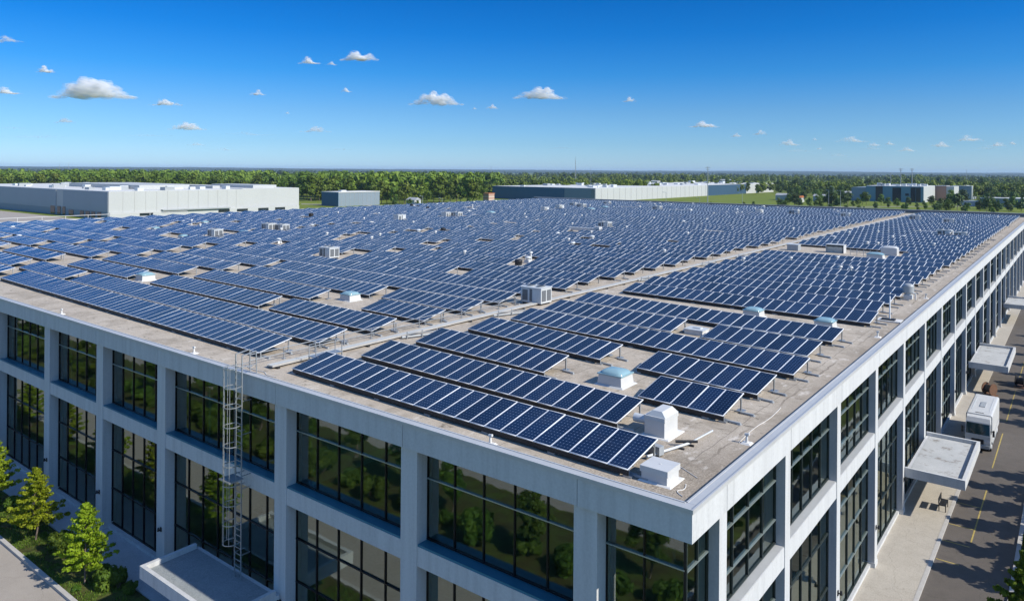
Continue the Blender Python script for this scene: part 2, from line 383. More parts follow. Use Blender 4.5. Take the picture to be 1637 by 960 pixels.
# sidewalk joints and stoops belong to the walk
# far wooded ridge
def ridge(name, rad, h0, h1, seed):
    v = []; f = []; n = 400
    for i in range(n):
        a = math.radians(60) + math.radians(150)*i/(n-1)
        h = h0 + (h1-h0)*(.5+.5*noise.noise(Vector((i*.035, seed, 0)))) + 3.0*noise.noise(Vector((i*.35, seed, 3))) + 1.2*noise.noise(Vector((i*1.3, seed, 5)))
        c, s_ = math.cos(a), math.sin(a)
        v += [((rad-700)*c, (rad-700)*s_, -.5), (rad*c, rad*s_, h), ((rad+900)*c, (rad+900)*s_, h*.5), ((rad+1000)*c, (rad+1000)*s_, -.5)]
    for i in range(n-1):
        for k in range(3): f.append((4*i+k, 4*i+4+k, 4*i+5+k, 4*i+1+k))
    b = MB(); b.add(v, f, 0, True); return tag(b.build(name, M['ridge']), kind='structure')
ridge('hills', 6200, 16, 26, 1.3); ridge('hills', 9300, 26, 40, 7.7)

# ------------------------------------------------------------------ the factory building
ROOF = 12.3; BX = -144.; BY = 190.
B = empty('factory_building', (0, 0, 0), 0, 'long white-grey factory with gridded glass facades and a flat roof covered in solar panels', 'building')
m = MB(); m.box(BX+.3, .3, 11.9, -.3, BY-.3, ROOF); m.build('roof_deck', M['roof'], B)
# fascia: separate panels with open joints
fr_j = [0, -3.65, -11.85, -20.35]
fx = [-3.9, -12.1, -20.6, -31.75, -39.45, -47.55, -57.15]
while fx[-1] > BX+6: fx.append(fx[-1]-8.3)
ry = [2.6, 9.3, 17.1, 25.4]
while ry[-1] < BY-6: ry.append(ry[-1]+8.3)
m = MB(); e0 = .12
xs = [e0]+fx+[BX]
for a, b in zip(xs[:-1], xs[1:]): m.box(b+.012, -.12, 11.5, a-(.0 if a == e0 else .012), .16, 12.44)
m.build('fascia', M['concrete'], B)
m = MB(); ys = [.16]+ry+[BY]
for a, b in zip(ys[:-1], ys[1:]): m.box(-.16, a+(.003 if a == .16 else .012), 11.5, .12, b-.012, 12.44)
m.build('fascia', M['concrete'], B)
m = MB(); m.box(BX, .2, 9.5, BX+.3, BY, 12.44); m.box(BX, BY-.3, 9.5, -.2, BY+.02, 12.44); m.build('fascia', M['concrete'], B)
# coping: cap with raised outer and inner lip
m = MB()
m.box(BX-.02, -.15, 12.443, .15, .33, 12.48); m.box(BX-.02, -.16, 12.40, .16, -.10, 12.53); m.box(BX, .26, 12.3, -.285, .32, 12.50)
m.box(-.28, .334, 12.443, .15, BY, 12.482); m.box(.10, -.098, 12.40, .163, BY, 12.533); m.box(-.28, .336, 12.3, -.22, BY, 12.50)
m.box(BX-.03, .335, 12.44, BX+.4, BY, 12.62); m.build('coping', M['coping'], B)
m = MB(); m.box(BX+.41, BY-.4, 12.485, .14, BY+.04, 13.15); m.build('rear_parapet', M['parapet'], B)
m = MB(); m.box(BX+.41, BY-.45, 13.152, .14, BY+.08, 13.25); m.build('rear_coping', M['coping'], B)
m = MB(); m.box(BX+.5, .162, 11.44, -.56, 1.0, 11.497); m.box(-1.0, 1.0, 11.441, -.162, BY-.5, 11.496); m.build('soffit', M['soffit'], B)
# columns
for x in fx:
    c = MB(); c.box(x-.2, 0, .12, x+.7, .85, 11.498); c.box(x-.25, -.03, .12, x+.75, .85, .4); c.build('column', M['concrete'], B)
for y in ry:
    c = MB(); c.box(-.75, y-.33, .12, 0, y+.30, 11.498); c.box(-.75, y-.37, .12, .03, y+.34, .4); c.build('column', M['concrete'], B)
# spandrels
m = MB(); s_ = MB(); pl_ = MB()
edges = [(-.55, fx[0]+.7)]+[(fx[i]-.2, fx[i+1]+.7) for i in range(len(fx)-1)]+[(fx[-1]-.2, BX+.3)]
for a, b in edges: 
    m.box(b, .04, 6.95, a, .6, 7.72); s_.box(b, .06, 7.722, a, .56, 7.80); pl_.box(b, .30, .12, a, .6, .30)
m.build('spandrel_band', M['concrete'], B); s_.build('window_sill', M['teal_sill'], B); pl_.build('plinth', M['concrete'], B)
m = MB(); s_ = MB(); pl_ = MB(); redges = [(.6, ry[0]-.33)]+[(ry[i]+.30, ry[i+1]-.33) for i in range(len(ry)-1)]
for a, b in redges: m.box(-.6, a, 6.95, -.03, b, 7.72); s_.box(-.40, a, 7.722, -.05, b, 7.76); pl_.box(-.6, a, .12, -.2, b, .30)
m.build('spandrel_band', M['concrete'], B); s_.build('window_sill', M['coping'], B); pl_.build('plinth', M['concrete'], B)
# windows: one per bay and storey; frame mesh 'window', child 'pane'
def window(along, a, b, z0, z1, trans, light):
    # along 'x': facade plane y=.62 ; along 'y': plane x=-.62
    fr = MB(); lo, hi = min(a, b), max(a, b); n = max(2, round((hi-lo)/(1.45 if along == 'x' else 1.45))); p = .62 if along == 'x' else .42; t_ = .022 if along == 'x' else .022
    def bx(u0, u1, w0, w1, d0, d1, mi=0):
        if along == 'x': fr.box(u0, p-d0, w0, u1, p+d1, w1, mi)
        else: fr.box(-p-d1, u0, w0, -p+d0, u1, w1, mi)
    for i in range(n+1):
        u = lo + (hi-lo)*i/n; bx(u-t_, u+t_, z0, z1, .06, .05)
    for k, z in enumerate([z0+.04]+trans+[z1-.04]):
        bx(lo, hi, z-t_, z+t_, .075, .045, 1 if (light and 0 < k <= len(trans)) else 0)
    w = fr.build('window', [M['mullion'] if along == 'x' else M['mullion_mid'], M['mullion_light']], B)
    q = MB()
    if along == 'x': q.box(lo, p-.004, z0, hi, p+.004, z1)
    else: q.box(-p-.004, lo, z0, -p+.004, hi, z1)
    # single sheet of glass
    q = MB()
    if along == 'x': q.add([(lo,p,z0),(hi,p,z0),(hi,p,z1),(lo,p,z1)], [(0,1,2,3)])
    else: q.add([(-p,lo,z0),(-p,hi,z0),(-p,hi,z1),(-p,lo,z1)], [(0,1,2,3)])
    q.build('pane', M['glass'], w)
for i, (a, b) in enumerate(edges):
    if b < -100: continue
    if i == 0: a = -.42
    window('x', b, a, 7.80, 11.44, [10.25], True); window('x', b, a, .3, 6.95, [4.9, 2.5] if i > 2 else [5.2, 3.2], False)
for i, (a, b) in enumerate(redges):
    if i == 0: a = .62
    window('y', a, b, 7.78, 11.44, [10.3, 8.75] if i % 2 else [10.2], True); window('y', a, b, .3, 6.95, [5.6, 3.9, 2.1] if i % 2 else [5.2, 2.6], i % 2 == 1)
# closing walls and interior
m = MB(); m.box(BX, .2, 0, BX+.3, BY, 9.5); m.box(BX+.3, BY-.3, 0, -.2, BY, 9.5); m.box(BX+.3, .5, .1, -100, .9, 11.43); m.build('back_wall', M['concrete'], B)
m = MB(); m.box(-100, .8, 7.0, -.8, 11, 7.4); m.box(-11, 11, 7.0, -.8, BY-1, 7.4); m.box(-100, .8, .05, -.8, 11, .2); m.box(-11, 11, .05, -.8, BY-1, .2)
m.build('interior_floor', M['interior_floor'], B)
m = MB(); m.box(-100, 10.8, .2, -10.6, 11, 11.8); m.box(-11, 11, .2, -10.8, BY-1, 11.8)
for k in range(10): m.box(-20-9*k, 1.4, 7.4, -19.8-9*k, 10.8, 11.2)
for k in range(18): m.box(-10.8, 14+9.7*k, 7.4, -2.0, 14.2+9.7*k, 11.2)
m.build('interior_wall', M['interior'], B)
m = MB(); rr = random.Random(3)
for k in range(46):
    x = -4-96*rr.random(); z = 7.4 if rr.random() < .6 else .2; y = rr.uniform(2, 7); m.box(x, y, z+.65, x+rr.uniform(1.2,2.4), y+.8, z+.75); m.box(x+.1, y+.3, z, x+.2, y+.4, z+.65); m.box(x+.6, y+.1, z+.75, x+1.1, y+.15, z+1.15)
for k in range(80):
    y = 4+90*rr.random()**1.4; z = 7.4 if rr.random() < .6 else .2; x = -rr.uniform(2.2, 6.5); m.box(x-.8, y, z+.65, x, y+rr.uniform(1.2,2.4), z+.75); m.box(x-.5, y+.1, z, x-.4, y+.2, z+.65); m.box(x-.1, y+.5, z+.75, x-.05, y+1.0, z+1.2)
m.build('interior_desks', M['furniture'], B)
# entrance canopies
def canopy(x0, y0, x1, y1, zt, open_side, mat, posts):
    c = MB(); c.box(x0, y0, zt-.62, x1, y1, zt-.26)
    o = c.build('canopy', M['concrete'], B)
    t = MB(); t.box(x0+.2, y0+.2, zt-.262, x1-.2, y1-.2, zt-.245); t.build('canopy_roof', mat, o)
    t = MB(); w = .2; z0 = zt-.258
    t.box(x0, y0, z0, x1, y0+w, zt); t.box(x0, y1-w, z0, x1, y1, zt) if open_side != 'y1' else None
    t.box(x0, y0+w+.002, z0, x0+w, y1-w-.002, zt-.003) if open_side != 'x0' else None
    t.box(x1-w, y0+w+.002, z0, x1, y1-w-.002, zt-.003)
    t.build('canopy_parapet', M['concrete'], o)
    return o
canopy(-27.4, -3.1, -20.3, -.03, 2.95, 'y1', M['shaded_front_canopy'], 0)
for (a, b) in ((33.9, 42.6), (68.7, 79.5), (112, 121)): canopy(.03, a, 3.45, b, 3.05, 'x0', M['canopy_roof'], 1)
# wall lamps
def wall_lamp(x, y, z, face):
    l = MB()
    if face == 'y': l.box(x-.06, y-.05, z-.12, x+.06, y-.002, z+.12); l.cyl((x, y-.16, z-.05), (x, y-.16, z+.14), .075, .05, 8)
    else: l.box(x+.002, y-.06, z-.12, x+.05, y+.06, z+.12); l.cyl((x+.16, y, z-.05), (x+.16, y, z+.14), .075, .05, 8)
    l.bar((x, y, z), (x, y-.16, z) if face == 'y' else (x+.16, y, z), .04)
    l.build('wall_lamp', M['dark'], B)
for x in fx[:8]: wall_lamp(x+.35, 0, 2.35, 'y')
for y in ry[:12]: wall_lamp(0, y-.1, 2.35, 'x')

# ------------------------------------------------------------------ caged ladder
L = empty('caged_ladder', (-23.02, -.5, 2.7), 0, 'tall galvanised caged ladder climbing from the front canopy to the roof edge', 'ladder')
H = 11.0
m = MB()
for s in (-.27, .27): m.bar((s, 0, 0), (s, 0, H-.2), .05, .045, 0)
m.build('stile', M['galv'], L)
m = MB(); m.bar((-.27, 0, 0), (.27, 0, 0), .03); rm = m.mesh('rung', M['galv'])
for k in range(1, 35): link('rung', rm, L, (0, 0, k*.3))
m = MB()
for k in range(10):
    z = 1.9+k*.93; pts = [Vector((.40*math.sin(t)*1.0, -.72+.0-(-.72)*(1-1)*0, 0)) for t in ()]
    arc = [Vector((-.27, 0, z))]+[Vector((-.38*math.cos(a), -.36-.40*math.sin(a), z)) for a in [math.pi*j/8 for j in range(9)]]+[Vector((.27, 0, z))]
    for p, q in zip(arc[:-1], arc[1:]): m.bar(p, q, .028, .04)
for j in range(5):
    a = math.pi*(j)/4; p = Vector((-.38*math.cos(a), -.36-.40*math.sin(a), 1.9)); m.bar(p, p+Vector((0,0,8.4)), .024)
m.build('safety_cage', M['galv'], L)
for s in (-.27, .27):
    m = MB(); m.bar((s, 0, H-.2), (s, .75, H-.1), .045); m.bar((s, .75, H-.1), (s, .8, 9.65), .045); m.bar((s, 0, H-.75), (s, .78, H-.75), .035); m.build('grab_rail', M['galv'], L)
for z in (1.2, 4.4, 5.0, 7.0, 8.6): 
    for s in (-.27, .27): m = MB(); m.bar((s, 0, z), (s, .5, z), .05, .03); m.build('bracket', M['galv'], L)
m = MB(); m.box(-.45, -.75, 4.9, .45, 0, 4.96); m.build('rest_platform', M['galv'], L)

# ------------------------------------------------------------------ rooftop solar rows
PW, PL, TILT = .8, 2.12, R(12.3)
TF = .027
def panel_arrays(n, w):
    """n modules of pitch w along x, lying on the xy plane (y up the slope); returns verts, faces, mats, uvs"""
    V = []; Fc = []; MI = []; UV = []; AT = []
    for i in range(n):
        x0, x1 = i*w+.004, (i+1)*w-.004; b = len(V); t = .04; h = .036; j = random.uniform(-.007,.007) if n > 1 else 0; tv = random.random()
        V += [(x0,0,t),(x1,0,t),(x1,PL,t),(x0,PL,t),
              (x0+TF,TF,t),(x1-TF,TF,t),(x1-TF,PL-TF,t),(x0+TF,PL-TF,t),
              (x0+TF,TF,h),(x1-TF,TF,h),(x1-TF,PL-TF,h),(x0+TF,PL-TF,h),
              (x0,0,0),(x1,0,0),(x1,PL,0),(x0,PL,0)]
        if j: V[b:] = [(p[0],p[1],p[2]+j*p[1]) for p in V[b:]]
        q = [(0,1,5,4),(1,2,6,5),(2,3,7,6),(3,0,4,7),(8,9,10,11),(0,12,13,1),(1,13,14,2),(2,14,15,3),(3,15,12,0),(12,15,14,13)]
        for k, f in enumerate(q):
            AT.append(tv); Fc.append([b+jj for jj in f]); MI.append(1 if k == 4 else (2 if k == 9 else 0))
            UV += [(0,0),(1,0),(1,1),(0,1)]
    return V, Fc, MI, UV, AT
PM = [M['alu'], M['cells'], M['dark']]
_cache = {}
def panels_mesh(n, w):
    k = (n, round(w, 3))
    if k not in _cache:
        v, f, mi, uv, at_ = panel_arrays(n, w); _cache[k] = np_mesh('solar_panels', v, f, None, uv=uv, mi=mi, mats=PM, attr=at_)
    return _cache[k]
def pdepth(x, y): return (x-CAM[0])*FW.x + (y-CAM[1])*FW.y
seg_count = 0; panel_count = 0
def solar_row(x0, y0, x1, y1, label, group, detail, w=None):
    global seg_count, panel_count
    L_ = math.hypot(x1-x0, y1-y0); n = max(1, round(L_/PW)); w = PW; rz = math.atan2(y1-y0, x1-x0)
    jt = random.uniform(-.006, .006)
    o = empty('solar_panel_row', (x0, y0, ROOF), rz, label, 'solar panel row', group)
    T = Matrix.Translation((0, 0, .26)) @ Matrix.Rotation(TILT+jt, 4, 'X'); seg_count += 1
    ct, st = math.cos(TILT), math.sin(TILT)
    if detail:
        me = panels_mesh(1, w)
        for i in range(n):
            p = link('solar_panel', me, o); p.matrix_local = T @ Matrix.Translation((i*w, 0, 0)) @ Matrix.Rotation(random.uniform(-.004,.004), 4, 'X'); panel_count += 1
    else:
        p = link('solar_panels', panels_mesh(n, w), o); p.matrix_local = T
    Lw = n*w; b = MB()
    yr = PL*ct; zr = .26+PL*st
    step = 4 if detail else 8
    ks = list(range(0, n, step))+[n]
    for k in ks:
        x = min(max(k*w, .06), Lw-.06)
        b.box(x-.03, yr-.22, 0, x+.03, yr-.16, zr-.05); b.box(x-.03, .1, 0, x+.03, .16, .3)
        if detail: b.box(x-.16, .02, 0, x+.16, .42, .06); b.box(x-.16, yr-.4, 0, x+.16, yr, .06)
    b.bar((0, .35, .30), (Lw, .35, .30), .05, .05); b.bar((0, yr-.35, zr-.14), (Lw, yr-.35, zr-.14), .05, .05)
    b.build('support_frame', M['galv'], o)
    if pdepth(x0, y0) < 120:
        b = MB(); b.box(0, .03, .07, Lw, .05, .245); b.build('shade_strip', M['dark'], o)  # added dark strip, stands for the black shade gap under the panels
        if x1 > -12 or (detail and x1 > -30):
            for yy in (.25, yr-.45): b = MB(); b.box(Lw+.02, yy-.05, .02, Lw+.62, yy+.05, .085); b.box(Lw+.50, yy-.09, 0, Lw+.66, yy+.09, .021); b.build('base_rail', M['unit_grey'], o)
    return o

# roof equipment positions (x, y); kind; used also to keep the rows clear
EQ = [('air_unit',-91.7,38.4),('air_unit',-95.5,50.0),('air_unit',-93.6,51.3),('air_unit',-97.1,80.6),('air_unit',-96.8,93.9),('air_unit',-95.1,95.2),('air_unit',-95.4,127.8),('air_unit',-97.6,137.6),('air_unit',-104.0,154.1),('air_unit',-96.9,147.0),('skylight',-88.6,138.4),('air_unit',-101.0,167.6),('skylight',-90.7,148.8),('duct',-87.3,156.6),('duct',-92.5,176.3),('air_unit',-76.3,150.5),('duct',-69.7,149.2),('vent',-97.5,188),('vent',-85.6,177.9),('vent',-83.1,187.6),('air_unit',-56.5,90.8),('vent',-54.5,73.2),('vent',-47.3,71.6),('vent',-44.2,61.6),('vent',-51.4,111.7),('duct',-56.4,83.9),('vent',-60.1,162.5),('air_unit',-52.0,155.7),('vent',-60.5,183.5),('air_unit',-44.1,156.6),('air_unit',-32.5,155.2),('vent',-20.1,95.9),('air_unit',-18.6,154.5),('air_unit',-11.7,148.7),('air_unit',-7.8,112.6),('air_unit',-5.6,112.2),('vent',-12.2,104.3),('duct',-10.1,116.7),('duct',-9.4,171.3),('dark_vent',-131.0,117.3),('dark_vent',-127.7,116.2),('dark_vent',-121.7,113.7),('vent',-136.1,148.4),('vent',-134.1,156.5),('vent',-109.8,117.5),('vent',-103.7,108.9),('skylight',-97.0,108.8),('dark_vent',-72.3,66.6),('vent',-73.6,62.3),('duct',-94.8,69.2),('vent',-113.3,89.8),('vent',-133.3,129.3),('skylight',-116.7,51.0),('skylight',-93.3,44.1),('vent',-95.6,58.6),('vent',-77.8,39.6),('dark_vent',-117.1,74.6),('skylight',-130.2,40.5),('skylight',-109.8,38.6),('skylight',-93.1,34.3),('vent',-109.1,18.9),('vent',-127.4,24.1),('vent',-119.4,48.4),('dark_vent',-37.5,40.9),('vent',-39.2,44.9),
 ('skylight',-36.0,17.2),('skylight',-58.2,12.0),('air_unit',-59.1,33.4),('skylight',-9.1,31.0),('skylight',-4.1,30.3),('skylight',-8.5,10.45),('low_hatch',-10.0,23.3)]
FOOT = {'air_unit':(1.3,1.1),'skylight':(1.0,1.0),'duct':(2.6,.5),'vent':(.6,.6),'dark_vent':(.7,.6),'low_hatch':(.75,.7)}
def clear(x0, y0, x1, y1):
    """split the span where equipment stands"""
    spans = [(x0, x1)]
    for k, ex, ey in EQ:
        fx_, fy_ = FOOT[k]
        if ey < 72: fx_ += .4
        nsp = []
        for a, b in spans:
            yy = y0+(y1-y0)*(ex-x0)/(x1-x0)
            if yy+2.1 < ey-fy_ or yy > ey+fy_ or b < ex-fx_ or a > ex+fx_: nsp.append((a, b)); continue
            if ex-fx_-a > 1.2: nsp.append((a, ex-fx_))
            if b-ex-fx_ > 1.2: nsp.append((ex+fx_, b))
        spans = nsp
    return [(a, y0+(y1-y0)*(a-x0)/(x1-x0), b, y0+(y1-y0)*(b-x0)/(x1-x0)) for a, b in spans]
segs = []   # (side, row, x0,y0,x1,y1)
# right-hand field, near rows as measured
near = [(-21.9,1.73,-2.8,1.15),(-21.25,5.61,-5.0,4.86),(-21.3,9.73,-11.55,9.0),(-21.2,14.21,-10.55,12.9),(-21.05,18.36,-2.1,16.42),(-21.3,22.45,-10.35,21.5),(-21.5,26.85,-2.1,25.05),(-21.0,33.5,-2.2,32.35)]
for i, s in enumerate(near): segs.append(('right', i+1)+s)
segs += [('right',3,-6.3,8.55,-2.15,8.35),('right',4,-8.6,12.75,-2.2,12.1),('right',6,-9.0,21.4,-2.15,20.6)]
v = 37.9; r_i = 9
while v < 184:
    if v < 70.5: spans = [(-21.5, -1.95)]
    elif v < 83: spans = [(-8.4 if v < 74 else -7.6, -1.95)]
    else: spans = [(-21.9, -1.95)]
    for a, b in spans: segs.append(('right', r_i, a, v-.055*(a+21.5), b, v-.055*(b+21.5)))
    v += 4.22; r_i += 1
# left-hand field
lv = [2.5,5.95,9.95,14.2,18.3,22.5,26.9,31.1]
while lv[-1] < 179: lv.append(lv[-1]+4.2)
def lsp(r):
    if r == 1: return [(-67.5,-26.2),(-100,-70.2),(-139.5,-103)]
    if r == 2: return [(-61.3,-25.7),(-74,-62.9),(-95,-77),(-139.5,-98)]
    if r == 3: return [(-36.5,-25.5),(-54.7,-38),(-72.9,-59.7),(-92.6,-78.9),(-139.5,-96)]
    if r == 4: return [(-31.4,-25.4),(-55.2,-36.9),(-75,-58.4),(-94,-78),(-139.5,-97)]
    if r == 5: return [(-33.9,-25.2),(-54.6,-35.3),(-73.5,-57.6),(-93,-76.5),(-139.5,-95)]
    if r == 6: return [(-55.7,-25.3),(-74.5,-57.2),(-94.5,-77.5),(-116,-97),(-139.5,-118)]
    q = random.Random(r*13+5); out = []; a = -25.3
    for c, pr in ((-38,.35),(-57,.75),(-76,.8),(-95,.7),(-115,.6)):
        if q.random() < (pr if r < 17 else pr*.45):
            c += q.uniform(-3.5, 3.5); g_ = q.uniform(.9, 3.6); out.append((c+g_/2, a)); a = c-g_/2
    out.append((-139.8, a)); return out
for r, v in enumerate(lv, 1):
    for a, b in lsp(r): segs.append(('left', r, a, v-.025*(a+26), b, v-.025*(b+26)))
fin = []
for s in segs:
    for q in clear(*s[2:]): fin.append((s[0], s[1])+q)
by = {}
for s in fin: by.setdefault(s[:2], []).append(s)
for key, lst in by.items():
    lst.sort(key=lambda s: -s[4])
    for i, (side, r, x0, y0, x1, y1) in enumerate(lst):
        if y0 > 186: continue
        n = max(1, round(math.hypot(x1-x0, y1-y0)/PW))
        sz = 'short' if n < 9 else ('long' if n > 30 else 'mid-length')
        if side == 'right':
            lab = f"{sz} tilted blue solar row right of the main aisle, {nth(r)} line back from front parapet"
            if len(lst) > 1: lab += (', piece by the aisle' if i == 0 and x1 < -9 else (', piece by the right parapet' if x1 > -4 else ', middle piece')) if True else ''
            if len(lst) > 2: lab = f"{sz} solar row, {nth(i+1)} piece from right parapet, {nth(r)} line back, right of aisle"
            elif len(lst) == 2: lab = f"{sz} solar row {'by the right parapet' if i == 0 else 'by the aisle'}, {nth(r)} line back, right of main aisle"
        else:
            lab = f"{sz} solar row left of main aisle, {nth(r)} line back, {nth(i+1)} piece from the aisle"
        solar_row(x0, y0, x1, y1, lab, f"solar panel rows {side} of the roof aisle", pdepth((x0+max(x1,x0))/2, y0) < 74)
print('SEGS', seg_count, 'PANELS', panel_count)

# ------------------------------------------------------------------ rooftop equipment
def mk_air_unit():
    o = empty('rooftop_air_unit')
    m = MB(); m.box(-.95,-.7,.14,.95,.7,1.25); m.box(-1.0,-.75,1.25,1.0,.75,1.31); m.box(-.85,-.6,0,-.6,.6,.14,1); m.box(.6,-.6,0,.85,.6,.14,1)
    m.build('casing', [M['unit'], M['dark']], o)
    for x in (-.45, .45):
        f = MB(); f.cyl((x,0,1.312),(x,0,1.40),.36,.36,16,0); f.cyl((x,0,1.40),(x,0,1.405),.31,.31,16,1); f.build('fan', [M['unit_grey'], M['dark']], o)
    g_ = MB(); g_.box(.952,-.6,.28,.965,-.06,1.12); g_.box(.952,.06,.28,.966,.6,1.12); g_.box(-.12,-.715,.25,.12,-.702,1.18); g_.box(-.8,-.712,.3,-.3,-.702,1.1)
    g_.build('grille', M['grille'], o); return o
def mk_skylight():
    o = empty('roof_skylight'); m = MB(); m.taper(0,0,0,.5,.66,.62,.60,.56); m.taper(0,0,0,.06,.8,.74,.72,.66); m.build('curb', M['white'], o)
    d = MB(); d.box(-.66,-.62,.502,.66,.62,.56); d.dome(0,0,.56,.62,.58,.2,0,24,6,.45); d.build('dome', M['dome'], o); return o
def mk_vent():
    o = empty('roof_vent'); m = MB(); m.taper(0,0,0,.35,.36,.36,.28,.28); m.cyl((0,0,.35),(0,0,.55),.2,.2,12); m.build('base', M['white'], o)
    d = MB(); d.cyl((0,0,.55),(0,0,.62),.34,.34,14); d.dome(0,0,.62,.34,.34,.14,0,14,4); d.build('hood', M['unit'], o); return o
def mk_dark_vent():
    o = empty('exhaust_fan'); m = MB(); m.box(-.4,-.4,0,.4,.4,.3); m.build('base', M['unit_grey'], o)
    d = MB(); d.cyl((0,0,.3),(0,0,.75),.36,.42,16); d.dome(0,0,.75,.42,.42,.2,0,16,4); d.build('housing', M['dark'], o); return o
def mk_duct():
    o = empty('roof_duct'); m = MB(); m.box(-2.4,-.28,.2,2.4,.28,.62); m.box(1.9,-.4,.15,2.6,.4,.85); m.build('trunk', M['white'], o)
    s = MB()
    for x in (-2,-.7,.7,2): s.box(x-.05,-.3,0,x+.05,.3,.2)
    s.build('foot', M['galv'], o); return o
def mk_low_hatch():
    o = empty('roof_hatch'); m = MB(); m.box(-.6,-.5,0,.6,.5,.26); m.build('curb', M['membrane'], o)
    d = MB(); d.box(-.64,-.54,.262,.64,.54,.33); d.box(-.2,-.1,.33,.3,.25,.40); d.build('lid', M['unit'], o); return o
PROT = {}
INFO = {'air_unit':('rooftop air unit','rooftop air units',mk_air_unit),'skylight':('domed skylight','skylights on the roof',mk_skylight),'vent':('small white roof vent','roof vents',mk_vent),'dark_vent':('dark round exhaust fan','exhaust fans on the roof',mk_dark_vent),'duct':('long low white roof duct','ducts on the roof',mk_duct),'low_hatch':('low flat roof hatch','roof hatches',mk_low_hatch)}
CATS = {'air_unit':'air unit','skylight':'skylight','vent':'vent','dark_vent':'exhaust fan','duct':'duct','low_hatch':'hatch'}
EQ2 = EQ + [('air_unit',-24.0,25.4)]
cnt = {}
def field(x): return 'right of the main aisle' if x > -22.5 else 'left of the main aisle'
special = {(-24.0,25.4):'white air unit with dark fan grilles standing in the main aisle',(-8.5,10.45):'blue domed skylight on white curb in bare roof between the nearest panel rows',
 (-4.1,30.3):'blue domed skylight nearest the right parapet',(-9.1,31.0):'blue domed skylight in front of a long row, left of the parapet skylight',(-10.0,23.3):'low flat hatch in a small gap between panels right of the aisle',
 (-36.0,17.2):'pale blue skylight in a bare patch close left of the main aisle',(-58.2,12.0):'pale skylight in a bare patch by the front left solar rows',(-59.1,33.4):'air unit with round coils in a gap among the left rows'}
for k, x, y in sorted(EQ2, key=lambda q: pdepth(q[1], q[2])):
    nm, grp, fn = INFO[k]
    if k not in PROT: PROT[k] = fn(); o = PROT[k]
    else: o = copy_tree(PROT[k])
    o.location = (x, y, ROOF); o.rotation_euler.z = random.choice((0, 0, math.pi, .05)) if k in ('vent','dark_vent') else 0
    if k == 'air_unit' and random.random() < .4 and y > 60: o.rotation_euler.z = math.pi/2
    s_ = 1.0 if y < 60 else random.uniform(.95, 1.3)
    if k == 'skylight' and y > 14: s_ = .92 if y < 60 else 1.3
    if k == 'air_unit' and y > 40: s_ = random.uniform(.85, 1.12)
    o.scale = (s_, s_, s_)
    f = field(x); cnt[(k, f)] = cnt.get((k, f), 0)+1
    o['label'] = special.get((x, y)) or f"{nm} among solar rows, {f}, {nth(cnt[(k, f)])} nearest"
    o['category'] = CATS[k]; o['group'] = grp
qv = random.Random(303); pv_ = {}
for k in range(70):
    left = qv.random() < .72; r = qv.randint(9, 41)
    if left: x = qv.uniform(-134, -28); y = lv[min(r, len(lv)-1)]-.025*(x+26)+2.9
    else: x = qv.uniform(-20, -4); y = 37.9+4.22*(r-9)-.055*(x+21.5)+2.9
    if y > 184 or (not left and 70 < y < 86): continue
    if 'a' not in pv_:
        o = empty('pipe_vent'); m = MB(); m.cyl((0,0,0),(0,0,.85),.13,.13,8); m.build('pipe', M['unit'], o); m = MB(); m.cyl((0,0,.85),(0,0,1.02),.26,.2,10); m.build('cap', M['white'], o); pv_['a'] = o
    else: o = copy_tree(pv_['a'])
    o.location = (x, y, ROOF); f = 'left' if left else 'right'; zone = 'middle distance' if y < 95 else 'far distance'
    o['label'] = f'slim pale vent pipe between solar rows, {f} of the main aisle, {zone}'; o['category'] = 'vent pipe'; o['group'] = f'vent pipes {f} of the aisle, {zone}'
# two white boxes by the front corner
o = empty('vent_housing', (-3.78, 5.75, ROOF), 0, 'square white vent housing with sloped cap at the right end of second solar row', 'vent housing')
m = MB(); m.box(-.42,-.58,0,.42,.58,.62); m.box(-.45,-.61,.62,.45,.61,.66); m.build('casing', M['white'], o)
m = MB(); m.taper(0,0,.661,.78,.44,.6,.44,.6); m.taper(.05,0,.78,.98,.40,.56,.2,.45); m.build('cap', M['white'], o)
m = MB(); m.taper(.05,0,0,.035,.62,.72,.58,.68); m.build('flashing', M['membrane'], o)
m = MB(); m.cyl((-1.1,-.1,.42),(-.42,-.1,.42),.17,.17,14); m.cyl((-.5,-.1,.42),(-.44,-.1,.42),.26,.26,14,1); m.build('pipe', [M['unit'], M['dark']], o)
o = empty('roof_box', (-1.86, 1.78, ROOF), 0, 'low square white box with flat lid standing nearest the front roof corner', 'roof box')
m = MB(); m.box(-.46,-.44,0,.46,.44,.34); m.build('casing', M['white'], o)
m = MB(); m.box(-.50,-.48,.30,.50,.48,.50); m.box(-.03,-.03,.5,.03,.03,.515); m.build('lid', M['white'], o)
m = MB(); m.taper(.04,0,0,.03,.6,.55,.56,.5); m.build('flashing', M['membrane'], o)
o = empty('junction_box', (-2.95, 3.6, ROOF), R(-10), 'small grey junction box behind the right end of front solar row', 'junction box')
m = MB(); m.box(-.28,-.14,.05,.28,.14,.36); m.build('casing', M['unit_grey'], o); m = MB(); m.box(-.24,-.1,0,-.16,.1,.05); m.box(.16,-.1,0,.24,.1,.05); m.build('foot', M['dark'], o)
o = empty('conduit', (0, 0, 0), 0, 'pale conduit pipe on clamps running beside the vent housing near the front corner', 'conduit')
m = MB(); m.cyl((-3.0,3.0,ROOF+.09),(-2.35,5.2,ROOF+.09),.05,.05,8); m.cyl((-2.35,5.2,ROOF+.09),(-2.2,7.0,ROOF+.09),.035,.035,8); m.build('pipe', M['unit'], o)
m = MB()
for t in (.75, .98): m.box(-3.0+.65*t-.2,3+2.2*t-.04,ROOF,-3+.65*t+.2,3+2.2*t+.04,ROOF+.06)
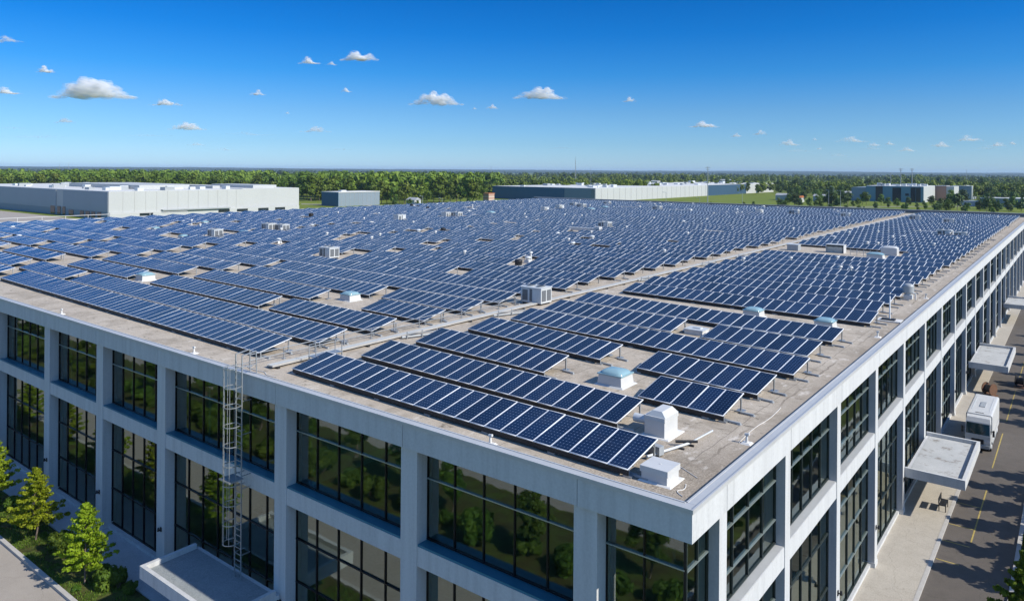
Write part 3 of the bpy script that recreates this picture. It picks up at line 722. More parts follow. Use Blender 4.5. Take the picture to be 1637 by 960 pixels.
m.cyl((-2.75,4.85,ROOF+.16),(-2.1,5.35,ROOF+.16),.055,.055,8); m.build('clamp', M['dark'], o)
# cables lying on the roof
def cable(pts, r, mat, lab):
    cu = bpy.data.curves.new('roof_cable', 'CURVE'); cu.dimensions = '3D'; cu.bevel_depth = r; cu.bevel_resolution = 2
    sp = cu.splines.new('NURBS'); sp.points.add(len(pts)-1); sp.use_endpoint_u = True; sp.order_u = 3
    for q, (x, y) in zip(sp.points, pts): q.co = (x, y, ROOF+r, 1)
    cu.materials.append(mat); ob = bpy.data.objects.new('roof_cable', cu); COL.objects.link(ob)
    me = bpy.data.meshes.new_from_object(ob); bpy.data.objects.remove(ob); ob = link('roof_cable', me); tag(ob, lab, 'cable')
cable([(-2.3,3.3),(-1.9,3.2),(-1.4,2.9),(-.9,2.6)], .012, M['membrane'], 'thin pale cable on bare roof behind the low white box')
cable([(-1.0,1.9),(-.8,1.5),(-1.1,1.2),(-.7,1.0)], .014, M['membrane'], 'short curled cable beside the low white corner box')
cable([(-24.9,1.1),(-24.0,.9),(-23.2,1.1),(-22.6,.7),(-22.0,.9)], .02, M['membrane'], 'loose pale cable by the ladder head on the front roof edge')
cable([(-1.1,11.8),(-.95,10.2),(-1.15,8.4),(-1.0,6.6)], .012, M['membrane'], 'long thin cable beside the right parapet near the corner')
# anchors / sensors
def anchor(x, y, lab):
    o = empty('roof_anchor', (x, y, ROOF), 0, lab, 'roof anchor', 'roof anchors along the parapets'); m = MB()
    m.taper(0,0,0,.05,.2,.2,.14,.14); m.cyl((0,0,.05),(0,0,.3),.06,.04,10); m.build('base', M['membrane'], o)
    m = MB(); m.cyl((-.07,0,.33),(.09,0,.36),.05,.05,10); m.build('eyelet', M['white'], o)
anchor(-8.2, .62, 'white roof anchor on the front edge below the nearest solar row')
anchor(-.75, 6.75, 'white roof anchor beside the right parapet near the corner')
anchor(-46.9, .75, 'white roof anchor on the front edge far left')
anchor(-29.5, .8, 'white roof anchor on the front edge left of the ladder')
anchor(-.8, 29.5, 'white roof anchor beside the right parapet by the mast')
anchor(-.8, 47.5, 'white roof anchor beside the right parapet behind the round fan')
# mast on a base plate and the round fan
o = empty('roof_mast', (-1.25, 35.6, ROOF), 0, 'slim grey mast on a flat white base plate by the right parapet', 'mast')
m = MB(); m.box(-.75,-.55,0,.75,.55,.08); m.box(-.5,-.35,.08,.35,.2,.16,1); m.build('base_plate', [M['membrane'], M['dark']], o)
m = MB(); m.cyl((0,0,.16),(0,0,1.7),.05,.045,10); m.build('pole', M['alu'], o)
o = empty('extract_fan', (-1.9, 46.4, ROOF), 0, 'rounded grey extract fan on a post at the right end of a solar row', 'extract fan')
m = MB(); m.box(-.3,-.3,0,.3,.3,.35); m.cyl((0,0,.3),(0,0,.55),.22,.22,12); m.build('base', M['unit'], o)
m = MB(); m.cyl((0,0,.55),(0,0,1.05),.42,.42,18); m.dome(0,0,1.05,.42,.42,.22,0,18,5); m.build('housing', M['unit_grey'], o)
m = MB(); m.cyl((.55,-.2,0),(.55,-.2,.5),.06,.06,8); m.cyl((.55,-.2,.5),(.25,-.2,.55),.06,.06,8); m.build('pipe', M['membrane'], o)
# cross-aisle sheds
o = empty('plant_enclosure', (-15.6, 79.2, ROOF), 0, 'open-fronted white plant enclosure in the bare cross aisle right of the main aisle', 'plant enclosure'); o.scale = (.72,.8,.8)
m = MB(); m.box(-1.5,-.8,0,-1.42,.8,1.25); m.box(1.42,-.8,0,1.5,.8,1.25); m.box(-1.42,.7,0,1.42,.78,1.25); m.build('casing', M['white'], o)
m = MB(); m.box(-1.55,-.85,1.252,1.55,.85,1.33); m.build('roof', M['white'], o); m = MB(); m.box(-1.4,-.5,0,1.2,.6,.95); m.build('machine', M['furniture'], o)
o = empty('vent_housing', (-20.6, 78.4, ROOF), 0, 'grey vent box in the cross aisle next to the main aisle', 'vent housing')
m = MB(); m.box(-.7,-.6,0,.7,.6,.75); m.build('casing', M['unit_grey'], o); m = MB(); m.box(-.76,-.66,.752,.76,.66,.82); m.build('cap', M['unit'], o)
o = empty('vent_housing', (-9.6, 80.5, ROOF), 0, 'rounded white vent housing at the right end of the cross aisle', 'vent housing')
m = MB(); m.box(-.9,-.7,0,.9,.7,.95); m.build('casing', M['white'], o); m = MB(); m.dome(0,0,.951,.92,.72,.2,0,20,5,.4); m.build('cap', M['white'], o)
o = empty('pipe_rack', (-11.8, 77.5, ROOF), 0, 'low tangle of grey pipes on feet in the cross aisle', 'pipe frame')
m = MB()
for k in range(5): m.bar((-1.6+k*.75,-.4,0),(-1.6+k*.75,-.4,.8),.05); m.bar((-1.6+k*.75,-.4,.7),(-1.3+k*.7,.5,.3),.05)
m.bar((-1.7,-.4,.6),(1.6,-.4,.6),.06); m.bar((-1.7,.4,.35),(1.6,.4,.35),.06); m.build('pipes', M['galv'], o)
o = copy_tree(PROT['skylight']); o.location = (-10.2, 75.4, ROOF); o.scale = (1.4,1.1,1); o['label'] = 'wide pale skylight in the cross aisle before the rounded vent housing'

# ------------------------------------------------------------------ main aisle: cable tray and handrail
o = empty('cable_tray', (-23.6, 0, ROOF), 0, 'long pale cable tray running down the main aisle on small feet', 'cable tray')
m = MB(); m.box(-.22,1.6,.10,.22,186,.13); m.box(-.25,1.6,.10,-.22,186,.20); m.box(.22,1.6,.10,.25,186,.20); m.build('tray', M['tray'], o)
m = MB()
for k in range(62): m.box(-.4,1.8+k*3,0,.4,1.95+k*3,.10)
m.build('feet', M['dark'], o)
m = MB()
for dx in (-.12,.02,.13): m.cyl((dx,1.6,.165),(dx,186,.165),.035,.035,6)
m.build('cables', M['unit_grey'], o)
o = empty('guard_rail', (-24.75, 0, ROOF), 0, 'low galvanised guard rail along the left side of the main aisle near the ladder', 'guard rail')
for k in range(13):
    m = MB(); y = 1.2+k*2.05; m.bar((0,y,0),(0,y,.62),.045); m.box(-.12,y-.1,0,.12,y+.1,.03); m.build('post', M['galv'], o)
for zz in (.64,.34): m = MB(); m.cyl((0,1.2,zz-.03),(0,25.8,zz-.03),.024,.024,8); m.build('rail', M['galv'], o)
o = empty('step_over', (-22.55, 4.3, ROOF), R(90), 'small galvanised step bridge in the main aisle beside the first solar rows', 'step bridge')
m = MB(); m.box(-.9,-.3,.38,.9,.3,.42)
for x in (-.85,.85):
    for y in (-.28,.28): m.bar((x,y,0),(x,y,.42),.05)
    m.bar((x,-.28,.2),(x,.28,.2),.04)
m.build('deck', M['galv'], o)
m = MB()
for y in (-.28,.28): m.bar((-.85,y,.42),(-.85,y,1.0),.035); m.bar((.85,y,.42),(.85,y,1.0),.035)
m.bar((-.85,.28,1.0),(.85,.28,1.0),.035); m.build('handrail', M['galv'], o)
for i, (x, y, w_) in enumerate([(-22.6,11.6,1.0),(-22.5,20.4,1.1),(-22.7,41.5,.9),(-22.9,56,1.0),(-22.7,66,.9)]):
    o = empty('pipe_support', (x, y, ROOF), R(70), f'low grey pipe support frame in the main aisle, {nth(i+1)} from the front', 'pipe support', 'pipe supports in the main aisle')
    m = MB(); m.bar((-w_,0,.3),(w_,0,.3),.06)
    for s in (-w_,0,w_): m.bar((s,0,0),(s,0,.45),.05)
    m.build('frame', M['galv'], o); m = MB(); m.cyl((-w_*1.3,.1,.12),(w_*1.3,.1,.12),.07,.07,8); m.build('pipe', M['unit_grey'], o)
# parapet rail at the far left roof edge
o = empty('edge_rail', (BX+.8, 0, ROOF), 0, 'thin white rail along the far left roof edge', 'rail')
m = MB(); m.cyl((0,14,1.0),(0,62,1.0),.05,.05,8); m.build('rail', M['white'], o)
m = MB()
for k in range(13): m.bar((0,14+k*4,0),(0,14+k*4,1.0),.07)
m.build('posts', M['white'], o)

# ------------------------------------------------------------------ street side: truck, reels, bench
T = empty('box_truck', (2.62, 49.6, .005), 0, 'white box truck with dark windscreen parked behind the nearest side canopy', 'truck')
def rbox(m, x0, y0, z0, x1, y1, z1, r, mi=0):
    # box with rounded top long edges
    prof = [(x0, z0)]
    for j in range(5): a = math.pi - j*math.pi/8; prof.append((x0+r+r*math.cos(a), z1-r+r*math.sin(a)))
    for j in range(5): a = math.pi/2 - j*math.pi/8; prof.append((x1-r+r*math.cos(a), z1-r+r*math.sin(a)))
    prof.append((x1, z0)); n = len(prof)
    vs = [(x, y0, z) for x, z in prof]+[(x, y1, z) for x, z in prof]
    m.add(vs, [tuple(range(n)), tuple(range(2*n-1, n-1, -1))], mi); m.add(vs, [(i+n, (i+1)%n+n, (i+1)%n, i) for i in range(n)], mi, False)
m = MB(); rbox(m, -.92, 1.15, .55, .92, 7.6, 2.78, .16); m.build('body', M['white'], T)
m = MB(); rbox(m, -.88, .12, .42, .88, 1.148, 1.35, .05)
m.add([(-.88,.12,1.35),(.88,.12,1.35),(.88,1.148,1.35),(-.88,1.148,1.35),(-.84,.42,2.3),(.84,.42,2.3),(.84,1.148,2.3),(-.84,1.148,2.3),(-.80,.62,2.62),(.80,.62,2.62),(.82,1.148,2.7),(-.82,1.148,2.7)],
      [(0,4,7,3),(1,2,6,5),(0,1,5,4),(4,5,9,8),(5,6,10,9),(4,8,11,7),(8,9,10,11)]); m.build('cab', M['white'], T)
m = MB(); a = Vector((0,-.012,.004)); m.add([Vector((-.82,.137,1.40))+a,Vector((.82,.137,1.40))+a,Vector((.79,.392,2.22))+a,Vector((-.79,.392,2.22))+a], [(0,1,2,3)]); m.build('windscreen', M['windscreen'], T)
for s in (-1, 1):
    m = MB(); m.add([(s*.886,.5,1.42),(s*.886,1.05,1.42),(s*.852,1.05,2.15),(s*.858,.62,2.15)], [(0,1,2,3) if s < 0 else (3,2,1,0)]); m.build('side_window', M['windscreen'], T)
    m = MB(); m.box(s*1.08-.07,.28,1.35,s*1.08+.07,.36,1.85); m.bar((s*.86,.35,1.75),(s*1.08,.33,1.75),.04); m.build('mirror', M['dark'], T)
    m = MB(); m.box(s*.66-.17,.085,.78,s*.66+.17,.119,.98); m.build('headlight', M['chrome'], T)
    for y in (1.0, 6.0):
        w_ = MB(); w_.cyl((s*.62,y,.36),(s*.90,y,.36),.36,.36,20); wo = w_.build('wheel', M['tyre'], T)
        r2 = MB(); r2.cyl((s*.90,y,.36),(s*.915,y,.36),.2,.18,14); r2.build('rim', M['alu'], wo)
m = MB(); m.box(-.84,.02,.36,.84,.117,.60); m.build('bumper', M['unit_grey'], T)
m = MB(); m.box(-.42,.095,.66,.42,.118,1.05); m.build('grille', M['dark'], T)
m = MB(); m.box(-.16,3.4,2.782,.22,5.0,2.84); m.build('roof_vent', M['unit_grey'], T)
m = MB(); m.box(-.3,1.5,2.782,.3,1.62,2.80); m.build('roof_slot', M['dark'], T)
m = MB()
for s in (-.62,.62): m.box(s-.03,2.4,2.782,s+.03,6.8,2.80)
m.build('roof_rail', M['unit'], T)
m = MB(); m.box(-.7,.9,.3,.7,7.5,.548); m.build('chassis', M['dark'], T)
for s in (-1, 1):
    m = MB(); m.box(s*.90-.03,1.6,.36,s*.90+.03,5.4,.56); m.build('side_skirt', M['unit_grey'], T)
    m = MB(); m.box(s*.921-.004,1.3,1.02,s*.921+.004,7.5,1.10); m.build('side_stripe', M['unit_grey'], T)
    m = MB(); m.box(s*.885-.004,.46,.50,s*.885+.004,1.10,1.36); m.build('door', M['white'], T)
    m = MB(); m.bar((s*.15,.10,1.40),(s*.55,.20,1.75),.03); m.build('wiper', M['dark'], T)
m = MB(); m.box(-.24,.0,.42,.24,.019,.53); m.build('number_plate', M['unit'], T)
def reel(x, y, s, mat, lab, rz):
    o = empty('cable_reel', (x, y, .12), rz, lab, 'cable reel'); m = MB()
    for yy in (-.45, .37): m.cyl((0,yy*s,.62*s),(0,(yy+.08)*s,.62*s),.62*s,.62*s,22)
    m.build('flange', mat, o); m = MB(); m.cyl((0,-.37*s,.62*s),(0,.37*s,.62*s),.4*s,.4*s,18); m.build('drum', M['dark'], o)
    m = MB(); m.box(-.7*s,-.5*s,-.1,.7*s,.5*s,-.003); m.build('pallet', M['rust'], o)
reel(1.9, 68.2, .95, M['rust'], 'rusty brown cable reel on the walk behind the white truck', R(60))
reel(4.2, 73.8, .9, M['tyre'], 'dark cable reel standing at the outer edge of the second canopy', R(80))
o = empty('bench', (2.0, 36.0, .12), R(90), 'small dark metal bench on the walk under the nearest side canopy', 'bench')
m = MB(); m.box(-.6,-.2,.42,.6,.2,.46); m.build('seat', M['dark'], o); m = MB(); m.box(-.6,.2,.55,.6,.24,.85); m.build('backrest', M['dark'], o)
for x in (-.5,.5): m = MB(); m.bar((x,-.18,0),(x,-.18,.42),.05); m.bar((x,.2,0),(x,.22,.85),.05); m.build('leg', M['dark'], o)

# ------------------------------------------------------------------ vegetation
def leaf_cloud(n, size, sampler, seed, flat=.0, jit=.9):
    r = np.random.default_rng(seed); P, T_, D = sampler(n, r)
    n = len(P); nn = D + jit*r.normal(size=(n,3))*.6 + np.array([0,0,flat]); nn /= np.linalg.norm(nn, axis=1)[:,None]
    a = np.cross(nn, r.normal(size=(n,3))); a /= np.linalg.norm(a, axis=1)[:,None]
    b = np.cross(nn, a)
    s = (size*r.uniform(.6,1.3,n))[:,None]
    V = np.stack([P-a*s*.7, P-b*s*.45+a*s*.1, P+a*s*.8, P+b*s*.45+a*s*.1], 1).reshape(-1,3)
    F = np.arange(n*4).reshape(n,4); return V, F, np.clip(T_ + r.normal(0,.12,n), 0, 1)
def ell_sampler(lobes):
    """lobes: list of (cx,cy,cz,rx,ry,rz); leaves spread through the outer volume of each clump"""
    L_ = np.array(lobes)
    def f(n, r):
        w = (L_[:,3]*L_[:,4]*L_[:,5])**.7; idx = r.choice(len(L_), n, p=w/w.sum()); q = L_[idx]
        d = r.normal(size=(n,3)); d /= np.linalg.norm(d, axis=1)[:,None]
        rad = (r.uniform(.25,1.08,n)**.5)[:,None]
        return q[:,:3]+d*rad*q[:,3:], .5+.25*np.sin(idx*2.399), d
    return f
def trunk(m, h, r0, limbs, seed, base=0):
    q = random.Random(seed); p = Vector((0,0,base)); pr = r0; n = 5
    for i in range(n):
        t = (i+1)/n; np_ = Vector((q.uniform(-.03,.03)*h, q.uniform(-.03,.03)*h, base+h*t)); r1 = r0*(1-.82*t); m.cyl(p, np_, pr, r1, 7); p, pr = np_, r1
    for k in range(limbs):
        z = base+h*q.uniform(.3,.9); a = q.uniform(0, 6.28); l = h*q.uniform(.14,.30)*(1.1-(z-base)/h*.6)
        m.cyl((0,0,z), (l*math.cos(a), l*math.sin(a), z+l*.55), r0*.32*(1.2-(z-base)/h), r0*.08, 5)
# young conical street trees
def mk_young(seed, h=4.5, wd=1.4, n=6800, leaf=.115):
    q = random.Random(seed); lobes = []
    for i in range(84):
        t = (i+.5)/84; z = h*(.22+.78*t); R_ = wd*(1-t)**.85*(.95 if t > .12 else .78)+.03; a = i*2.399+q.uniform(-.4,.4); rr_ = R_*q.uniform(.35,1.0)
        k = q.uniform(.15,.27)*(1.15-.6*t); lobes.append((rr_*math.cos(a), rr_*math.sin(a), z+q.uniform(-.1,.1)+rr_*.15, k*1.25, k*1.25, k*.75))
    V, F, A = leaf_cloud(n, leaf, ell_sampler(lobes), seed, .3)
    return np_mesh('crown', V, F, M['leaf_near'], attr=A), lobes
yt = []
for s in ():
    me, lobes = mk_young(s+21); m = MB(); trunk(m, 4.1, .055, 0, s); 
    for lb in lobes[::2]: m.cyl((0,0,max(.9,lb[2]-.45*math.hypot(lb[0],lb[1]))), lb[:3], .014, .005, 4)
    yt.append((me, m.mesh('trunk', M['bark'])))
def mk_cone(seed, h=6.4, wd=2.0, n=5200, leaf=.22, mat='leaf_lot', nb=40, tr=.11):
    q = random.Random(seed); lobes = []; m = MB(); trunk(m, h*.96, tr, 0, seed)
    for i in range(nb):
        t = (i+.5)/nb; z = h*(.2+.76*t); L_ = wd*(1-t)**.8*q.uniform(.7,1.12)+.06*wd; a = i*2.399+q.uniform(-.5,.5)
        tip = Vector((L_*math.cos(a), L_*math.sin(a), z+L_*.28)); m.cyl((0,0,z-.15), tip, tr*.27*(1.1-t), .006, 4)
        for f_ in (.45,.75,1.0):
            p = Vector((0,0,z-.1)).lerp(tip, f_); k = wd*.17*(1.25-f_*.65)*(1.1-.5*t); lobes.append((p.x,p.y,p.z,k*1.15,k*1.15,k*.6))
    V, F, A = leaf_cloud(n, leaf, ell_sampler(lobes), seed, .3); return np_mesh('crown', V, F, M[mat], attr=A), m.mesh('trunk', M['bark'])
yt = [mk_cone(s+21, 4.5, 1.45, 8200, .10, 'leaf_near', 58, .055) for s in range(3)]
def plant_tree(kind, x, y, me, rz, sc_, lab, group, z=.06, cat='tree', name='young_tree'):
    o = empty(name, (x, y, z), rz, lab, cat, group); o.scale = (sc_, sc_, sc_)
    link('crown', me[0], o); link('trunk', me[1], o); return o
for i, (x, y, s) in enumerate([(-33.3,-3.2,1.0),(-40.5,-3.05,1.02),(-47.6,-3.1,1.06)]):
    plant_tree('y', x, y, yt[i], i*1.3, s, ['young bright green tree nearest the front canopy','young bright green tree second from the front canopy','young bright green tree at the left picture edge, third from the canopy'][i], 'young trees in front of the glass facade')
for i in range(5): plant_tree('y', -55.2-7.4*i, -3.1, yt[i%3], i*2.1, 1.0, 'young green tree further along the bed in front of the facade, beyond the left edge', 'young trees in front of the glass facade')
# shrubs and saplings in the bed
def mk_shrub(seed, w=.7, h=.8, n=2600, leaf=.1, mat='leaf_shrub'):
    q = random.Random(seed); lobes = [(q.uniform(-.6,.6)*w, q.uniform(-.55,.55)*w, h*q.uniform(.25,.75), w*q.uniform(.25,.45), w*q.uniform(.25,.45), h*q.uniform(.2,.35)) for _ in range(14)]
    V, F, A = leaf_cloud(n, leaf, ell_sampler(lobes), seed, .2); cr_ = np_mesh('foliage', V, F, M[mat], attr=A)
    m = MB()
    for lb in lobes[:8]: m.cyl((lb[0]*.2, lb[1]*.2, 0), lb[:3], .015, .006, 4)
    return cr_, m.mesh('stems', M['bark'])
sh = [mk_shrub(s+70) for s in range(3)]
def shrub(x, y, i, s, sz, lab, group='shrubs in the front planting bed'):
    o = empty('shrub', (x, y, .06), i*1.7, lab, 'shrub', group); o.scale = (s, s, s*sz); link('foliage', sh[i%3][0], o); link('stems', sh[i%3][1], o)
for i, (x, y, s, z, lab) in enumerate([(-37.6,-2.75,1.35,1.05,'rounded green shrub between the two nearest young trees'),(-36.0,-2.35,.9,1.0,'low green shrub right of the rounded one by the walk'),(-32.2,-2.6,1.2,1.1,'dark green shrub behind the nearest young tree trunk'),
    (-31.5,-2.25,.62,2.0,'narrow upright sapling beside the front canopy, left of a pair'),(-30.4,-2.15,.55,1.7,'narrow upright sapling closest to the front canopy'),(-43.3,-2.4,1.3,1.0,'spreading green shrub between the second and third young trees'),(-46.0,-2.2,1.1,1.0,'green shrub at the left edge near the facade walk'),(-33.0,-3.75,.5,.6,'tiny low shrub by the curb at the nearest young tree')]):
    shrub(x, y, i, s, z, lab)
# grass tufts and leaf litter in the bed: uncountable
r = np.random.default_rng(5); n = 16000
P = np.stack([r.uniform(-60,-20,n), r.uniform(-4.1,-1.85,n), np.full(n,.06)], 1); keep = np.array([noise.noise(Vector((p[0]*.8,p[1]*.8,0))) > -.12 for p in P]); P = P[keep]; n = len(P)
a = r.uniform(0,6.28,n); hgt = r.uniform(.05,.16,n); w_ = .025
V = np.stack([P+np.stack([-w_*np.cos(a),-w_*np.sin(a),0*a],1), P+np.stack([w_*np.cos(a),w_*np.sin(a),0*a],1), P+np.stack([.04*np.sin(a)+w_*.3,.04*np.cos(a),hgt],1), P+np.stack([.04*np.sin(a)-w_*.3,.04*np.cos(a),hgt],1)],1).reshape(-1,3)
tag(link('grass', np_mesh('grass', V, np.arange(4*n).reshape(n,4), M['leaf_shrub'], attr=r.uniform(.2,1,n))), 'rough grass growing in the front planting bed', 'grass', kind='stuff')
# big lot trees beyond the right picture edge (they throw the shadows on the asphalt)
def mk_big(seed, h=7.5, wd=2.3, n=7000, leaf=.2, mat='leaf_shrub'):
    q = random.Random(seed); lobes = []
    for i in range(30):
        z = h*q.uniform(.32,.95); t = (z/h-.32)/.63; R_ = wd*(1-abs(t-.35)**1.6)*q.uniform(.3,.9); a = i*2.399; k = wd*q.uniform(.22,.38)
        lobes.append((R_*math.cos(a), R_*math.sin(a), z, k, k, k*.8))
    V, F, A = leaf_cloud(n, leaf, ell_sampler(lobes), seed, .2); cr_ = np_mesh('crown', V, F, M[mat], attr=A)
    m = MB(); trunk(m, h*.85, .14, 8, seed); return cr_, m.mesh('trunk', M['bark'])
bt = [mk_big(s+31, n=5200, leaf=.24) for s in range(3)]
ct_ = [mk_cone(s+41) for s in range(3)]
for i, (x, y, s) in enumerate([(7.2,22.4,.72),(10.2,28.9,1.0),(10.7,32.4,1.02),(10.0,36.0,.95),(10.5,39.6,1.05),(10.0,43.2,.95),(10.6,46.4,.9),(10.9,61.0,1.0),(10.2,64.6,1.0),(10.6,68.2,1.05),(10.1,72,1.0),(10.5,76,1.05),(10.3,80.5,1.0),(10.3,86,1.0),(10.3,92,1.0),(10.3,98,1.0),(10.3,105,1.0),(10.2,16,1.0),(10.2,9,1.0)]):
    plant_tree('b', x, y, ct_[i%3], i*1.9, s, 'leafy green tree beside the parking road, its crown tip in the lower right corner' if i == 0 else f'leafy green tree beside the parking road, {nth(i+1)} of the line', 'trees beside the parking road', name='lot_tree')
for i in range(20):
    q = random.Random(i+500); plant_tree('b', -4-6.1*i+q.uniform(-1.5,1.5), -13.5-q.uniform(-1.2,3.5), bt[i%3], i*2.2, q.uniform(.42,.66), 'leafy green tree across the front road, seen mirrored in the facade glass', 'trees across the front road', name='street_tree')
for i in range(34):
    q = random.Random(i+900); shrub(-1-3.1*i, -11.8-q.uniform(0,1.6), i, q.uniform(1.1,2.0), q.uniform(.9,1.3), 'green hedge shrub across the front road, seen mirrored in the facade glass', 'hedge shrubs across the front road')

for i, (x, y, s_, z_, lab) in enumerate([(6.95,33.2,.75,1.5,'bright shrub on the bed across the parking road, lower right picture edge'),(7.0,36.3,.7,1.4,'second bright shrub across the parking road, behind the lower right one'),(6.95,29.2,.6,1.2,'small shrub across the parking road next to the corner tree')]):
    shrub(x, y, i, s_, z_, lab, 'shrubs across the parking road')
# distant trees
def mk_far(seed, h, wd, n, leaf, mat='leaf_far', tr=True):
    q = random.Random(seed); lobes = []
    for i in range(14):
        z = h*q.uniform(.30,.9); t = (z/h-.3)/.6; R_ = wd*(1-abs(t-.3)**1.5)*q.uniform(.2,.75); a = i*2.399; k = wd*q.uniform(.34,.55)
        lobes.append((R_*math.cos(a), R_*math.sin(a), z, k, k, k*.85))
    return leaf_cloud(n, leaf, ell_sampler(lobes), seed, .25, .55)
far_v = []
for s in range(5):
    V, F, A = mk_far(s+51, 17, 5.6, 520, 1.25); m = MB(); trunk(m, 12, .3, 3, s); far_v.append((np_mesh('crown', V, F, M['leaf_far'], attr=A), m.mesh('trunk', M['bark'])))
fld_v = []
for s in range(3):
    V, F, A = mk_far(s+61, 8, 3.1, 620, .62); m = MB(); trunk(m, 5.5, .16, 3, s); fld_v.append((np_mesh('crown', V, F, M['leaf_field'], attr=A), m.mesh('trunk', M['bark'])))
dk_v = []
for s in range(3):
    V, F, A = mk_far(s+66, 9, 3.3, 620, .66); m = MB(); trunk(m, 6.0, .18, 3, s); dk_v.append((np_mesh('crown', V, F, M['leaf_dark'], attr=A), m.mesh('trunk', M['bark'])))
def wpt(x, d):
    l = (x-818.5)/1176*d; return CAM[0]+d*FW.x+l*RT.x, CAM[1]+d*FW.y+l*RT.y
q = random.Random(77); nf = 0
for x0, x1, d0, lab, grp in [(600,768,478,'tall broadleaf tree at the forest edge between the grey-blue hall and blue hall','forest edge trees behind the field'),(485,600,520,'tall broadleaf tree in the forest edge behind the small grey-blue hall','forest edge trees behind the small hall'),(-30,485,600,'tall broadleaf tree in the forest edge behind the white warehouse roof','forest edge trees behind the white warehouse')]:
    x = x0
    while x < x1:
        d = d0+q.uniform(0,45); X, Y = wpt(x, d); plant_tree('f', X, Y, far_v[nf%5], q.uniform(0,6.28), q.uniform(.55,1.18), lab, grp, z=-.05, name='broadleaf_tree'); nf += 1; x += q.uniform(6,11)
# woodland masses
def woodland(name, pts, base, hs, lab, mat):
    Vs, Fs, As, off = [], [], [], 0
    for k, (X, Y, s, j) in enumerate(pts):
        V, F, A = base[j]; a = (k*2.399) % 6.28; c, s2 = math.cos(a), math.sin(a)
        v = np.stack([V[:,0]*c-V[:,1]*s2, V[:,0]*s2+V[:,1]*c, V[:,2]], 1)*s + np.array([X,Y,0]); Vs.append(v); Fs.append(F+off); off += len(v); As.append(np.clip(A + ((k*37)%100/100-.5)*.55 + .55*noise.noise(Vector((X*.01, Y*.01, 1.7))), 0, 1))
    tag(link(name, np_mesh(name, np.concatenate(Vs), np.concatenate(Fs), mat, attr=np.concatenate(As))), lab, 'woodland', kind='stuff')
b1 = [mk_far(s+81, 17, 6.2, 150, 2.3) for s in range(4)]; b2 = [mk_far(s+91, 13, 7.5, 60, 4.2) for s in range(4)]
pts = []
for k in range(1900):
    d = 520+680*q.random()**1.5; x = q.uniform(-60, 800); X, Y = wpt(x, d)
    dd = d-(640 if x < 485 else 545)
    if dd < 0 or (x > 755 and d < 690): continue
    pts.append((X, Y, min(1.2, (1.0+.42*noise.noise(Vector((X*.012,Y*.012,4))))*q.uniform(.75,1.2)), k%4))
woodland('woodland', pts, b1, 17, 'dense broadleaf forest along the left horizon', M['leaf_far'])
pts = []
for k in range(2100):
    d = 640+1500*q.random()**1.6; x = q.uniform(770, 1720); X, Y = wpt(x, d)
    if noise.noise(Vector((X*.004, Y*.004, 2))) < -.22: continue
    pts.append((X, Y, (q.uniform(.42,.8)+.35*max(0,noise.noise(Vector((X*.006,Y*.006,9)))))*(1 if d < 1300 else 1.2), k%4))
woodland('woodland', pts, b1, 13, 'scattered mid-distance woods behind the right-hand halls', M['leaf_far'])
pts = []
for k in range(2600):
    d = 1700+3800*q.random(); x = q.uniform(-80, 1720); X, Y = wpt(x, d)
    if noise.noise(Vector((X*.0016, Y*.0016, 6))) < -.1: continue
    pts.append((X, Y, q.uniform(.6,1.15)+.4*max(0,noise.noise(Vector((X*.003,Y*.003,9)))), k%4))
woodland('woodland', pts, b2, 13, 'hazy dark wooded plain towards the horizon', M['leaf_dark'])
# single trees and bushes on the right-hand field: (x px, depth, scale, dark)
FT = [(1250,470,.6,1),(1262,500,1.0,0),(1285,560,1.0,1),(1305,600,1.1,0),(1330,640,1.2,1),(1350,560,.6,0),(1385,520,1.15,0),(1409,520,.95,0),(1372,500,.7,0),(1341,470,.7,1),(1420,495,.8,0),(1434,480,.75,0),(1452,500,.7,1),(1466,470,.8,0),(1490,500,.85,1),(1504,480,.72,1),(1519,455,1.3,0),(1517,430,.95,0),(1540,520,1.25,1),(1498,430,.7,1),(1566,430,.75,1),(1578,420,.95,1),(1597,440,.8,1),(1613,420,.65,1),(1588,400,.5,0),(1633,440,1.0,1),(1625,640,1.4,0),(1588,680,1.5,0),(1570,700,1.2,1),(1604,620,1.0,1),(1205,470,.5,0),(1190,460,.5,0),(1136,455,.5,0),(1480,440,.6,0),(1444,445,.55,0),(1400,440,.5,1),(1545,410,.45,0),(632,440,.7,1),(655,440,.6,1),(668,450,.5,0),(750,455,.7,0),(1640,520,1.1,1)]
qb = random.Random(91)
FT = [(x, d, min(s_, .5) if (1385 < x < 1478 and d < 480) else s_, k) for x, d, s_, k in FT]
FT += [(qb.uniform(1215,1640), qb.uniform(415,520), qb.uniform(.3,.55), int(qb.random() < .3)) for _ in range(60)]+[(qb.uniform(1245,1640), qb.uniform(700,1050), qb.uniform(1.1,2.0), int(qb.random() < .5)) for _ in range(46)]+[(qb.uniform(1225,1380), qb.uniform(455,560), qb.uniform(.6,1.2), int(qb.random() < .4)) for _ in range(16)]+[(qb.uniform(1515,1640), qb.uniform(440,560), qb.uniform(.6,1.3), int(qb.random() < .5)) for _ in range(16)]+[(qb.uniform(1262,1640), qb.uniform(540,760), qb.uniform(.8,1.4), int(qb.random() < .4)) for _ in range(40)]
